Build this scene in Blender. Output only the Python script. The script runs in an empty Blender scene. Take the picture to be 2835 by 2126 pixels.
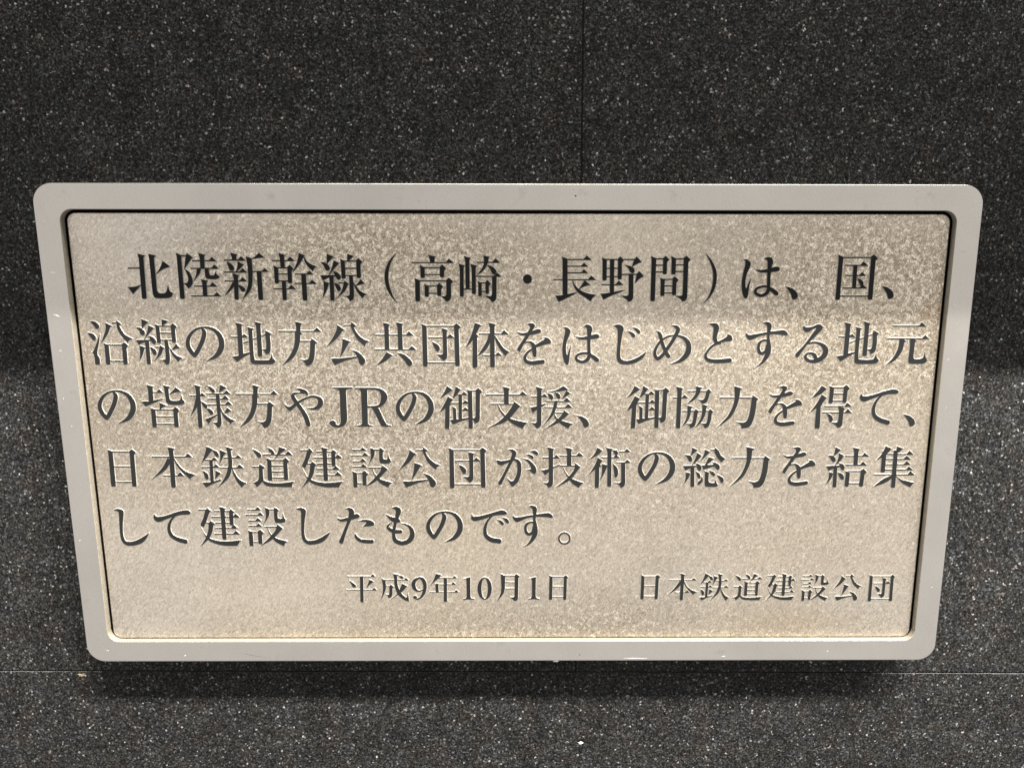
# A cast nameplate on a dark granite wall.  Everything is built in metres.
import bpy, bmesh, math, random
import numpy as np
from mathutils import Matrix, Vector

sc = bpy.context.scene
col = sc.collection
rad = math.radians
random.seed(4)
# The wall stands in the XZ plane; X right, Z up, the viewer at negative Y.  Z0 = height of the plaque's centre.
Z0 = 1.25
def W(x, u, d=0.0):
    """plaque coordinates (right, up, towards the viewer; d = 0 is the frame's front face) -> world"""
    return Vector((x, -d, u + Z0))

# ---------------------------------------------------------------- camera
cam_d = bpy.data.cameras.new('camera')
cam = bpy.data.objects.new('camera', cam_d)
col.objects.link(cam)
cam_d.sensor_width = 36.0
cam_d.lens = 2130 / 2835 * 36
cam_d.shift_x = -0.028824
cam_d.clip_start = 0.01
cam_d.clip_end = 50
RC = [(0.999979132, 0.00162327743, 0.00625308656), (-0.000399991674, 0.981617494, -0.190858416), (-0.00644795532, 0.190851932, 0.981597659)]
ax = [W(*r) - W(0, 0, 0) for r in RC]
p = W(0.01685081, 0.13286845, 0.49829219)
cam.matrix_world = Matrix(((ax[0].x, ax[1].x, ax[2].x, p.x), (ax[0].y, ax[1].y, ax[2].y, p.y), (ax[0].z, ax[1].z, ax[2].z, p.z), (0, 0, 0, 1)))
sc.camera = cam

# ---------------------------------------------------------------- light (an indoor hall: world light, added overhead rim lamp, row of added spots)
world = bpy.data.worlds.new('World')
sc.world = world
world.use_nodes = True
bg = world.node_tree.nodes['Background']
bg.inputs[0].default_value = (1.0, 0.93, 0.87, 1)
bg.inputs[1].default_value = 0.82
wt = world.node_tree                       # the hall all round: evenly lit, with soft lighter and darker stretches of wall
_tc = wt.nodes.new('ShaderNodeTexCoord'); _nz = wt.nodes.new('ShaderNodeTexNoise'); _rp = wt.nodes.new('ShaderNodeValToRGB')
_nz.inputs['Scale'].default_value = 2.3; _nz.inputs['Detail'].default_value = 3.0
wt.links.new(_tc.outputs['Generated'], _nz.inputs['Vector']); wt.links.new(_nz.outputs['Fac'], _rp.inputs[0])
_rp.color_ramp.elements[0].position = .32; _rp.color_ramp.elements[0].color = (.80, .755, .72, 1)
_rp.color_ramp.elements[1].position = .68; _rp.color_ramp.elements[1].color = (1.12, 1.05, .955, 1)
wt.links.new(_rp.outputs[0], bg.inputs[0])

def lamp(name, kind, loc, to, energy, color, **kw):
    d = bpy.data.lights.new(name, kind)
    d.energy = energy
    d.color = color
    for k, v in kw.items():
        setattr(d, k, v)
    o = bpy.data.objects.new(name, d)
    col.objects.link(o)
    o.location = loc
    o.rotation_euler = (Vector(to) - Vector(loc)).to_track_quat('-Z', 'Y').to_euler()
    return o

lamp('added_rim_light', 'AREA', W(0.35, 1.75, 0.17), W(0.35, 0.0, 0.17), 85.0, (1.0, 0.93, 0.83), shape='RECTANGLE', size=1.8, size_y=0.22)  # added lamp, set close over the wall to brighten upward-facing rims
# row of added spots; wide-open cones imitate a cast shadow's edge across the plate
for i in range(6):
    SL = (1.55, 1.42, 1.62, 1.46, 1.58, 1.38)[i]
    n1 = Vector((0, -SL, -1.0)).normalized()
    L1 = W(0.0, 0.0893, 0.0) + Vector((0.15 + 0.36 * i, -1.3, 1.3 * SL))
    lamp('shadow_edge_spot', 'SPOT', L1, L1 + n1, 300.0, (1.0, 0.92, 0.82), spot_size=rad(180), spot_blend=0.003, shadow_soft_size=0.002)
sc.view_settings.view_transform = 'Standard'
sc.view_settings.look = 'None'
sc.view_settings.exposure = 0.0
sc.view_settings.gamma = 1.0

# ---------------------------------------------------------------- materials
class NT:
    def __init__(self, name):
        self.m = bpy.data.materials.new(name)
        self.m.use_nodes = True
        self.t = self.m.node_tree
        self.b = self.t.nodes['Principled BSDF']
        tc = self.t.nodes.new('ShaderNodeTexCoord')
        self.co = tc.outputs['Object']
    def n(self, typ, **kw):
        x = self.t.nodes.new('ShaderNode' + typ)
        for k, v in kw.items():
            if k in x.inputs: 
                self.put(x.inputs[k], v)
            else:
                setattr(x, k, v)
        return x
    def put(self, s, v):
        if isinstance(v, bpy.types.NodeSocket): self.t.links.new(v, s)
        else: s.default_value = v
    def noise(self, scale, detail=3, rough=.5, vec=None, dist=0.0, out='Fac'):
        x = self.n('TexNoise', Scale=scale, Detail=detail, Roughness=rough, Distortion=dist)
        self.t.links.new(vec or self.co, x.inputs['Vector'])
        return x.outputs[out]
    def voro(self, scale, feature='F1', vec=None, rnd=1.0, out='Distance'):
        x = self.n('TexVoronoi', feature=feature)
        x.inputs['Scale'].default_value = scale
        x.inputs['Randomness'].default_value = rnd
        self.t.links.new(vec or self.co, x.inputs['Vector'])
        return x.outputs[out]
    def ramp(self, fac, stops):
        x = self.n('ValToRGB')
        self.put(x.inputs[0], fac)
        e = x.color_ramp.elements
        while len(e) < len(stops): e.new(.5)
        for el, (pos, c) in zip(e, stops):
            el.position = pos
            el.color = (c, c, c, 1) if isinstance(c, (int, float)) else (*c, 1)
        return x.outputs[0]
    def math(self, op, a, b=0.0, clamp=False):
        x = self.n('Math', operation=op, use_clamp=clamp)
        self.put(x.inputs[0], a); self.put(x.inputs[1], b)
        return x.outputs[0]
    def mix(self, fac, a, b, mode='MIX'):
        x = self.n('Mix', data_type='RGBA', blend_type=mode)
        self.put(x.inputs[0], fac)
        for s, v in ((x.inputs[6], a), (x.inputs[7], b)):
            self.put(s, v if isinstance(v, bpy.types.NodeSocket) else (*v, 1))
        return x.outputs[2]
    def vmul(self, v, vec=None):
        x = self.n('VectorMath', operation='MULTIPLY')
        self.t.links.new(vec or self.co, x.inputs[0]); x.inputs[1].default_value = v
        return x.outputs[0]
    def rot(self, ang, vec=None):
        x = self.n('VectorRotate', rotation_type='Y_AXIS')
        self.t.links.new(vec or self.co, x.inputs['Vector']); x.inputs['Angle'].default_value = ang
        return x.outputs[0]
    def blob(self, x, u, rx, ru):
        """soft mask round the spot (x, u) of the object, for a stain of that place"""
        s = self.n('VectorMath', operation='SUBTRACT'); self.t.links.new(self.co, s.inputs[0]); s.inputs[1].default_value = (x, 0, u)
        m = self.n('VectorMath', operation='MULTIPLY'); self.t.links.new(s.outputs[0], m.inputs[0]); m.inputs[1].default_value = (1 / rx, 0, 1 / ru)
        l = self.n('VectorMath', operation='LENGTH'); self.t.links.new(m.outputs[0], l.inputs[0])
        return self.math('SUBTRACT', 1.0, l.outputs['Value'], clamp=True)
    def bump(self, h, strength, dist):
        x = self.n('Bump')
        x.inputs['Strength'].default_value = strength; x.inputs['Distance'].default_value = dist
        self.put(x.inputs['Height'], h)
        self.t.links.new(x.outputs[0], self.b.inputs['Normal'])
    def set(self, **kw):
        for k, v in kw.items():
            k = k.replace('_', ' ')
            s = self.b.inputs[k]
            if isinstance(v, tuple) and len(v) == 3: v = (*v, 1)
            self.put(s, v)

def granite():
    g = NT('dark_granite')
    # crystals: short bright flecks of feldspar in a black ground, a few rusty and a few bluish zones
    warp = g.n('VectorMath', operation='ADD')
    nz = g.n('TexNoise', Scale=420.0, Detail=2.0); g.t.links.new(g.co, nz.inputs['Vector'])
    sc_ = g.n('VectorMath', operation='SCALE'); g.t.links.new(nz.outputs['Color'], sc_.inputs[0]); sc_.inputs['Scale'].default_value = 0.0022
    g.t.links.new(g.co, warp.inputs[0]); g.t.links.new(sc_.outputs[0], warp.inputs[1])
    v = warp.outputs[0]
    cell = g.voro(760, vec=v, out='Color')
    sep = g.n('SeparateColor'); g.t.links.new(cell, sep.inputs[0])
    edge = g.voro(760, feature='F1', vec=v)
    grain = g.noise(700, 5, .72, dist=.6)
    a = g.ramp(sep.outputs[0], [(0.0, .009), (.30, .018), (.65, .028), (.90, .044), (.975, .08), (1.0, .24)])
    a2 = g.ramp(edge, [(0.0, 1.0), (.35, .95), (.75, .5)])
    b = g.ramp(grain, [(.36, .12), (.5, .85), (.64, 2.1)])
    c = g.mix(1.0, a, a2, 'MULTIPLY')
    c = g.mix(1.0, c, b, 'MULTIPLY')
    cloud = g.ramp(g.noise(38, 3, .6), [(.3, .75), (.7, 1.3)])
    c = g.mix(1.0, c, cloud, 'MULTIPLY')
    tint = g.ramp(g.noise(60, 2, .5), [(.36, (.93, .985, 1.07)), (.5, (.96, 1, 1.02)), (.64, (1.04, .98, .97))])
    c = g.mix(1.0, c, tint, 'MULTIPLY')
    g.set(Base_Color=c, Roughness=g.ramp(grain, [(.3, .62), (.7, .45)]), Specular_IOR_Level=.06)
    g.bump(g.math('ADD', g.math('MULTIPLY', sep.outputs[1], .5), grain), .35, .0002)
    return g.m

def frame_metal():
    g = NT('satin_nickel')
    cloud = g.noise(14, 4, .6)
    fine = g.noise(1500, 2, .5, vec=g.vmul((.5, .5, 1.0)))
    c = g.ramp(cloud, [(.3, (.56, .548, .528)), (.7, (.63, .618, .597))])
    c = g.mix(1.0, c, g.ramp(fine, [(.3, .93), (.7, 1.05)]), 'MULTIPLY')
    sm = g.ramp(g.noise(55, 5, .7), [(.60, 0.0), (.74, .5)])
    c = g.mix(sm, c, (.40, .375, .33))
    g.set(Base_Color=c, Metallic=.97, Roughness=g.ramp(g.noise(40, 4, .6), [(.3, .31), (.7, .26)]))
    g.bump(fine, .12, .00005)
    return g.m

def plate_metal():
    g = NT('weathered_cast_plate')
    # cast skin: worm-like low islands, polished on top and dull in the grooves between them
    w = g.n('TexNoise', Scale=260.0, Detail=3.0); g.t.links.new(g.co, w.inputs['Vector'])
    s = g.n('VectorMath', operation='SCALE'); g.t.links.new(w.outputs['Color'], s.inputs[0]); s.inputs['Scale'].default_value = .0045
    a = g.n('VectorMath', operation='ADD'); g.t.links.new(g.co, a.inputs[0]); g.t.links.new(s.outputs[0], a.inputs[1])
    v = a.outputs[0]
    isl = g.noise(300, 4, .64, vec=v)
    worm = g.noise(520, 1.5, .5, vec=v)
    worm2 = g.noise(760, 1.5, .5, vec=g.rot(rad(30), v))
    line = g.ramp(g.math('ABSOLUTE', g.math('SUBTRACT', worm, .5)), [(.0, 1.0), (.022, .8), (.055, 0.0)])
    line2 = g.ramp(g.math('ABSOLUTE', g.math('SUBTRACT', worm2, .5)), [(.0, .8), (.02, .6), (.05, 0.0)])
    line = g.math('MAXIMUM', line, line2)
    groove = g.rot(rad(-40), v)
    diag = g.noise(1.0, 2, .5, vec=g.vmul((900, 400, 330), groove))
    # where the skin is worn bright in flakes
    zone = g.noise(9, 3, .6)
    z = g.math('ADD', g.blob(-.085, .115, .16, .055), g.blob(.25, .10, .19, .10))
    z = g.math('ADD', z, g.math('MULTIPLY', g.blob(-.13, .035, .30, .11), .8))
    z = g.math('ADD', z, g.math('MULTIPLY', g.blob(.05, -.145, .30, .04), .6))
    z = g.math('ADD', z, g.math('MULTIPLY', g.blob(.10, .0, .45, .16), .5))
    z = g.math('MULTIPLY', z, g.math('ADD', zone, .45))
    z = g.math('MINIMUM', z, .85)
    thr = g.math('SUBTRACT', .62, g.math('MULTIPLY', z, .17))
    fl = g.math('MULTIPLY', g.math('SUBTRACT', isl, thr), 22.0, clamp=True)
    base = g.ramp(g.noise(12, 3, .6), [(.32, (.72, .68, .615)), (.68, (.82, .77, .69))])
    warm = g.ramp(g.noise(5, 2, .5), [(.35, (.98, .99, 1.02)), (.65, (1.03, 1.0, .95))])
    base = g.mix(1.0, base, warm, 'MULTIPLY')
    c = g.mix(g.math('MULTIPLY', z, .8), base, (.46, .385, .29))
    c = g.mix(g.math('MULTIPLY', fl, .9), c, (.98, .92, .80))
    dk = g.math('MULTIPLY', line, g.math('ADD', .40, g.math('MULTIPLY', z, .8)))
    c = g.mix(g.math('MULTIPLY', dk, .9), c, (.24, .20, .15))
    c = g.mix(1.0, c, g.ramp(diag, [(.3, .82), (.7, 1.12)]), 'MULTIPLY')
    # a few rusty and greenish spots
    for x, u, r, rr, cc, f in ((.0725, .061, .006, .013, (.42, .27, .10), .8), (-.0345, .0205, .006, .006, (.36, .30, .10), .9),
                               (.276, .083, .010, .012, (.45, .28, .16), .6), (-.0795, -.03, .004, .004, (.10, .08, .06), 1.0),
                               (-.0235, -.008, .0022, .0022, (.07, .05, .03), 1.0), (.2, -.135, .06, .012, (.48, .36, .20), .5)):
        m = g.math('MULTIPLY', g.blob(x, u, r, rr), g.ramp(g.noise(500, 3, .7), [(.4, 0.0), (.62, 1.0)]))
        c = g.mix(g.math('MULTIPLY', m, f), c, cc)
    g.set(Base_Color=c, Metallic=.965, Roughness=g.ramp(fl, [(0.0, .33), (1.0, .26)]))
    h = g.math('ADD', g.math('MULTIPLY', fl, .35), g.math('MULTIPLY', diag, 1.0))
    h = g.math('SUBTRACT', h, g.math('MULTIPLY', line, .45))
    g.bump(h, .42, .0004)
    return g.m

def simple(name, color, rough, metal=0.0, spec=.5, var=0.0, scale=60):
    g = NT(name)
    if var:
        g.set(Base_Color=g.ramp(g.noise(scale, 4, .6), [(.3, tuple(c * (1 - var) for c in color)), (.7, tuple(c * (1 + var) for c in color))]))
    else:
        g.set(Base_Color=color)
    g.set(Roughness=rough, Metallic=metal, Specular_IOR_Level=spec)
    return g

M_GRAN = granite()
M_FRAME = frame_metal()
M_PLATE = plate_metal()
M_PAINT = simple('charcoal_enamel', (.0120, .0132, .0142), .5, 0, .08, .12, 120).m
M_RIM = simple('bare_metal_rim', (.22, .212, .192), .5, .0, .4, .10, 300).m
M_EDGE = simple('shaded_inner_wall', (.17, .157, .13), .5, .0, .3, .12, 300).m  # frame's inner wall: darker matte copy, shade put into the colour
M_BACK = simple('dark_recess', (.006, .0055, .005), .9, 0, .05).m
M_ARRIS = simple('lit_stone_arris', (.06, .059, .056), .6, 0, .3, .6, 160).m  # lighter stone for upper chamfers; the caught light is put into the colour
M_GROUT = simple('dark_joint_sealant', (.006, .006, .006), .85, 0, .3, .3, 400).m
M_SCR = simple('bright_scratch_glint', (.85, .84, .80), .4, .2).m
M_SOIL = simple('dark_speck', (.06, .05, .04), .8).m
M_LIME = simple('cream_deposit', (.30, .255, .17), .8, 0, .3, .35, 900).m

# ---------------------------------------------------------------- mesh helpers
def mesh_obj(name, me, mats, parent=None, loc=None):
    o = bpy.data.objects.new(name, me)
    col.objects.link(o)
    for m in mats:
        if m.name not in [x.name for x in me.materials if x]: me.materials.append(m)
    if parent: o.parent = parent
    if loc is not None: o.location = loc
    return o

def root(name, label, cat, loc):
    o = bpy.data.objects.new(name, None)
    o.empty_display_size = .05
    col.objects.link(o)
    o.location = loc
    o['label'] = label
    o['category'] = cat
    return o

def rrect(w, h, r, n=14):
    """rounded rectangle, counter-clockwise seen by the viewer"""
    pts = []
    for cx, cy, a0 in ((w - r, h - r, 0), (-w + r, h - r, 90), (-w + r, -h + r, 180), (w - r, -h + r, 270)):
        for i in range(n + 1):
            a = rad(a0 + 90 * i / n)
            pts.append((cx + r * math.cos(a), cy + r * math.sin(a)))
    return pts

def loft(rings, closed=False, cap_first=False, cap_last=False):
    """rings of (x, u, d); object-space x, -d, u"""
    vs = [(x, -d, u) for r in rings for x, u, d in r]
    n = len(rings[0])
    fs = []
    m = len(rings)
    for k in range(m if closed else m - 1):
        a, b = k * n, ((k + 1) % m) * n
        for i in range(n):
            j = (i + 1) % n
            fs.append((a + i, a + j, b + j, b + i))
    if cap_first: fs.append(tuple(range(n))[::-1])
    if cap_last: fs.append(tuple((m - 1) * n + i for i in range(n)))
    me = bpy.data.meshes.new('m')
    me.from_pydata(vs, [], fs)
    bm = bmesh.new(); bm.from_mesh(me); bmesh.ops.recalc_face_normals(bm, faces=bm.faces)
    bm.to_mesh(me); bm.free()
    return me

def slab(x0, x1, ub0, ub1, ut0, ut1, d, t, b):
    """stone panel: left/right, bottom height at left/right, top height at left/right, front depth, thickness, edge chamfer"""
    def ring(i, dd): return [(x0 + i, ub0 + i, dd), (x1 - i, ub1 + i, dd), (x1 - i, ut1 - i, dd), (x0 + i, ut0 - i, dd)]
    return loft([ring(0, d - t), ring(0, d - b), ring(b * .3, d - b * .3), ring(b, d)], cap_first=True, cap_last=True)

# ---------------------------------------------------------------- the granite wall
DW = -0.030                     # the stone face lies this far behind the frame's front
C0 = W(0, 0, DW)
wall = root('granite_wall', 'dark speckled granite panel wall behind the metal plaque, with thin joints', 'wall', C0)
G = .0005
def panel(x0, x1, ub0, ub1, ut0, ut1, lit_edges=()):
    me = slab(x0, x1, ub0, ub1, ut0, ut1, 0, .02, .0007)
    for pl in me.polygons:
        c = pl.center
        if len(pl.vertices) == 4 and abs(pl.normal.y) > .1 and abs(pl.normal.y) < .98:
            if ('top' in lit_edges and pl.normal.z > .5) or ('right' in lit_edges and pl.normal.x > .5): pl.material_index = 1  # chosen chamfers take the lighter arris colour, as if lit
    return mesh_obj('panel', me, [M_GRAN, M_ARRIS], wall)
def jl(x): return -.1909 - x * .0045       # the level joint under the plaque
XJ = .0466
panel(-1.2, XJ - G, jl(-1.2) + G, jl(XJ) + G, 1.0, 1.0)
panel(XJ + G, 1.2, jl(XJ) + G, jl(1.2) + G, 1.0, 1.0)
XK = -.3790
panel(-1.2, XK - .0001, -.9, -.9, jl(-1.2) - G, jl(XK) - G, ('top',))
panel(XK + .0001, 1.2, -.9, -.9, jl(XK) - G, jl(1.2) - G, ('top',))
mesh_obj('joint_sealant', slab(-1.2, 1.2, -.9, -.9, 1.0, 1.0, -.0014, .01, .0002), [M_GROUT], wall)

def decal(name, pts, d, th, mat, parent, wobble=0.0):
    """small raised mark: outline pts (x, u) in metres"""
    def ring(s, dd):
        cx = sum(q[0] for q in pts) / len(pts); cu = sum(q[1] for q in pts) / len(pts)
        return [(cx + (x - cx) * s, cu + (u - cu) * s, dd) for x, u in pts]
    me = loft([ring(1, d - .0001), ring(1, d + th * .5), ring(.8, d + th)], cap_last=True)
    return mesh_obj(name, me, [mat], parent)
def line_pts(x0, u0, x1, u1, w):
    dx, du = x1 - x0, u1 - u0; l = math.hypot(dx, du); nx, nu = -du / l * w / 2, dx / l * w / 2
    mx, mu = (x0 + x1) / 2, (u0 + u1) / 2
    return [(x0, u0), (mx - nx, mu - nu), (x1, u1), (mx + nx, mu + nu)]
def blob_pts(x, u, rx, ru, n=14, j=.35):
    return [(x + rx * (1 + random.uniform(-j, j)) * math.cos(2 * math.pi * i / n), u + ru * (1 + random.uniform(-j, j)) * math.sin(2 * math.pi * i / n)) for i in range(n)]
decal('cream_deposit', blob_pts(-.3245, -.1926, .0026, .0013, 18, .5), 0, .0002, M_LIME, wall)
decal('stone_chip', blob_pts(.0502, -.2490, .0026, .0010), 0, .00015, M_BACK, wall)
decal('stone_chip', blob_pts(.0510, -.2508, .0016, .0009), 0, .0002, M_SCR, wall)

# ---------------------------------------------------------------- the plaque
P0 = W(0, 0, 0)
plaque = root('memorial_plaque', 'wide metal plaque with rounded frame and raised dark Japanese writing, mounted on the granite wall', 'plaque', P0)
HW, HH = .300, .1641
IW, IH = .2840, .1482
def ring(w, h, r, d, c=0.0): return [(x, u + c, d) for x, u in rrect(w, h, r)]
CI = -.0004                    # the opening sits a hair low in the frame, and the plate a hair low in the opening
RO, RI = .0125, .0078
fr = [ring(HW, HH, RO, DW + .0005), ring(HW, HH, RO, -.0011), ring(HW - .00015, HH - .00015, RO - .0001, -.0006), ring(HW - .0005, HH - .0005, RO - .0004, -.00018), ring(HW - .0011, HH - .0011, RO - .0009, 0),
      ring(IW + .0003, IH + .0003, RI + .0003, 0, CI), ring(IW, IH, RI, -.0003, CI), ring(IW, IH, RI, -.0048, CI), ring(IW, IH, RI, -.0130, CI), ring(IW + .004, IH + .004, RI + .003, -.0180, CI)]
me = loft(fr, closed=True)
for pl in me.polygons: pl.use_smooth = False
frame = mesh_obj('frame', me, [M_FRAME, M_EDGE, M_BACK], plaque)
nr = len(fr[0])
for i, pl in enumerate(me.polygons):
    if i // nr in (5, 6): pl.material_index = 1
    if i // nr in (7, 8): pl.material_index = 2      # dark inside, below the visible lip: the gap's shade put into the colour
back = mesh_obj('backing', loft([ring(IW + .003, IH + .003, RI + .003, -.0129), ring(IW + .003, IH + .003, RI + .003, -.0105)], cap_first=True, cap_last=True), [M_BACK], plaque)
PW, PH, PR, PD, CP = .2822, .1469, .0056, -.0040, -.0010
plate = mesh_obj('plate', loft([ring(PW, PH, PR, -.0104, CP), ring(PW, PH, PR, PD - .0005, CP), ring(PW - .0002, PH - .0002, PR - .0001, PD - .00015, CP), ring(PW - .0006, PH - .0006, PR - .0004, PD, CP)], cap_first=True, cap_last=True), [M_PLATE, M_BACK], plaque)
for i, pl in enumerate(plate.data.polygons):
    if i < nr: pl.material_index = 1  # plate's sides: shade of the gap as near-black colour

# wear and painted glints on the frame
decal('scratch_glint', line_pts(-.2951, .0817, -.2908, .0800, .0005), 0, .00004, M_SCR, frame)
decal('scratch_glint', line_pts(-.2945, .1085, -.2905, .1082, .0003), 0, .00004, M_SCR, frame)
decal('scratch_glint', line_pts(-.1955, -.1570, -.1700, -.1617, .0003), 0, .00004, M_SOIL, frame)
decal('speck', blob_pts(.0414, .1567, .0006, .0006), 0, .00005, M_SOIL, frame)
decal('speck', blob_pts(.0475, -.1591, .0006, .0005), 0, .00005, M_SOIL, frame)
for x, u, w in ((.078, -.1619, .018), (.148, -.1605, .003), (-.232, -.1590, .0015)):  # glints along the bottom rail, painted on as pale marks
    decal('scratch_glint', line_pts(x, u, x + w, u - .0002, .0004), 0, .00003, M_SCR, frame)
decal('sealant_dab', blob_pts(.0317, -.1815, .0019, .0009, 12, .4), 0, .001, M_SCR, wall)
for i in range(26):
    side = random.random(); x = random.uniform(-.29, .29); u = random.choice((-1, 1)) * random.uniform(.150, .161)
    if side < .35: x = random.choice((-1, 1)) * random.uniform(.286, .297); u = random.uniform(-.15, .15)
    if random.random() < .5: decal('speck', blob_pts(x, u, .00022, .00022, 8), 0, .00003, M_SOIL if random.random() < .7 else M_SCR, frame)
    else:
        a = random.uniform(0, 6.28); l = random.uniform(.001, .004); decal('scratch_glint', line_pts(x, u, x + l * math.cos(a), u + l * .4 * math.sin(a), .00018), 0, .00002, random.choice((M_SCR, M_SOIL)), frame)

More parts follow.
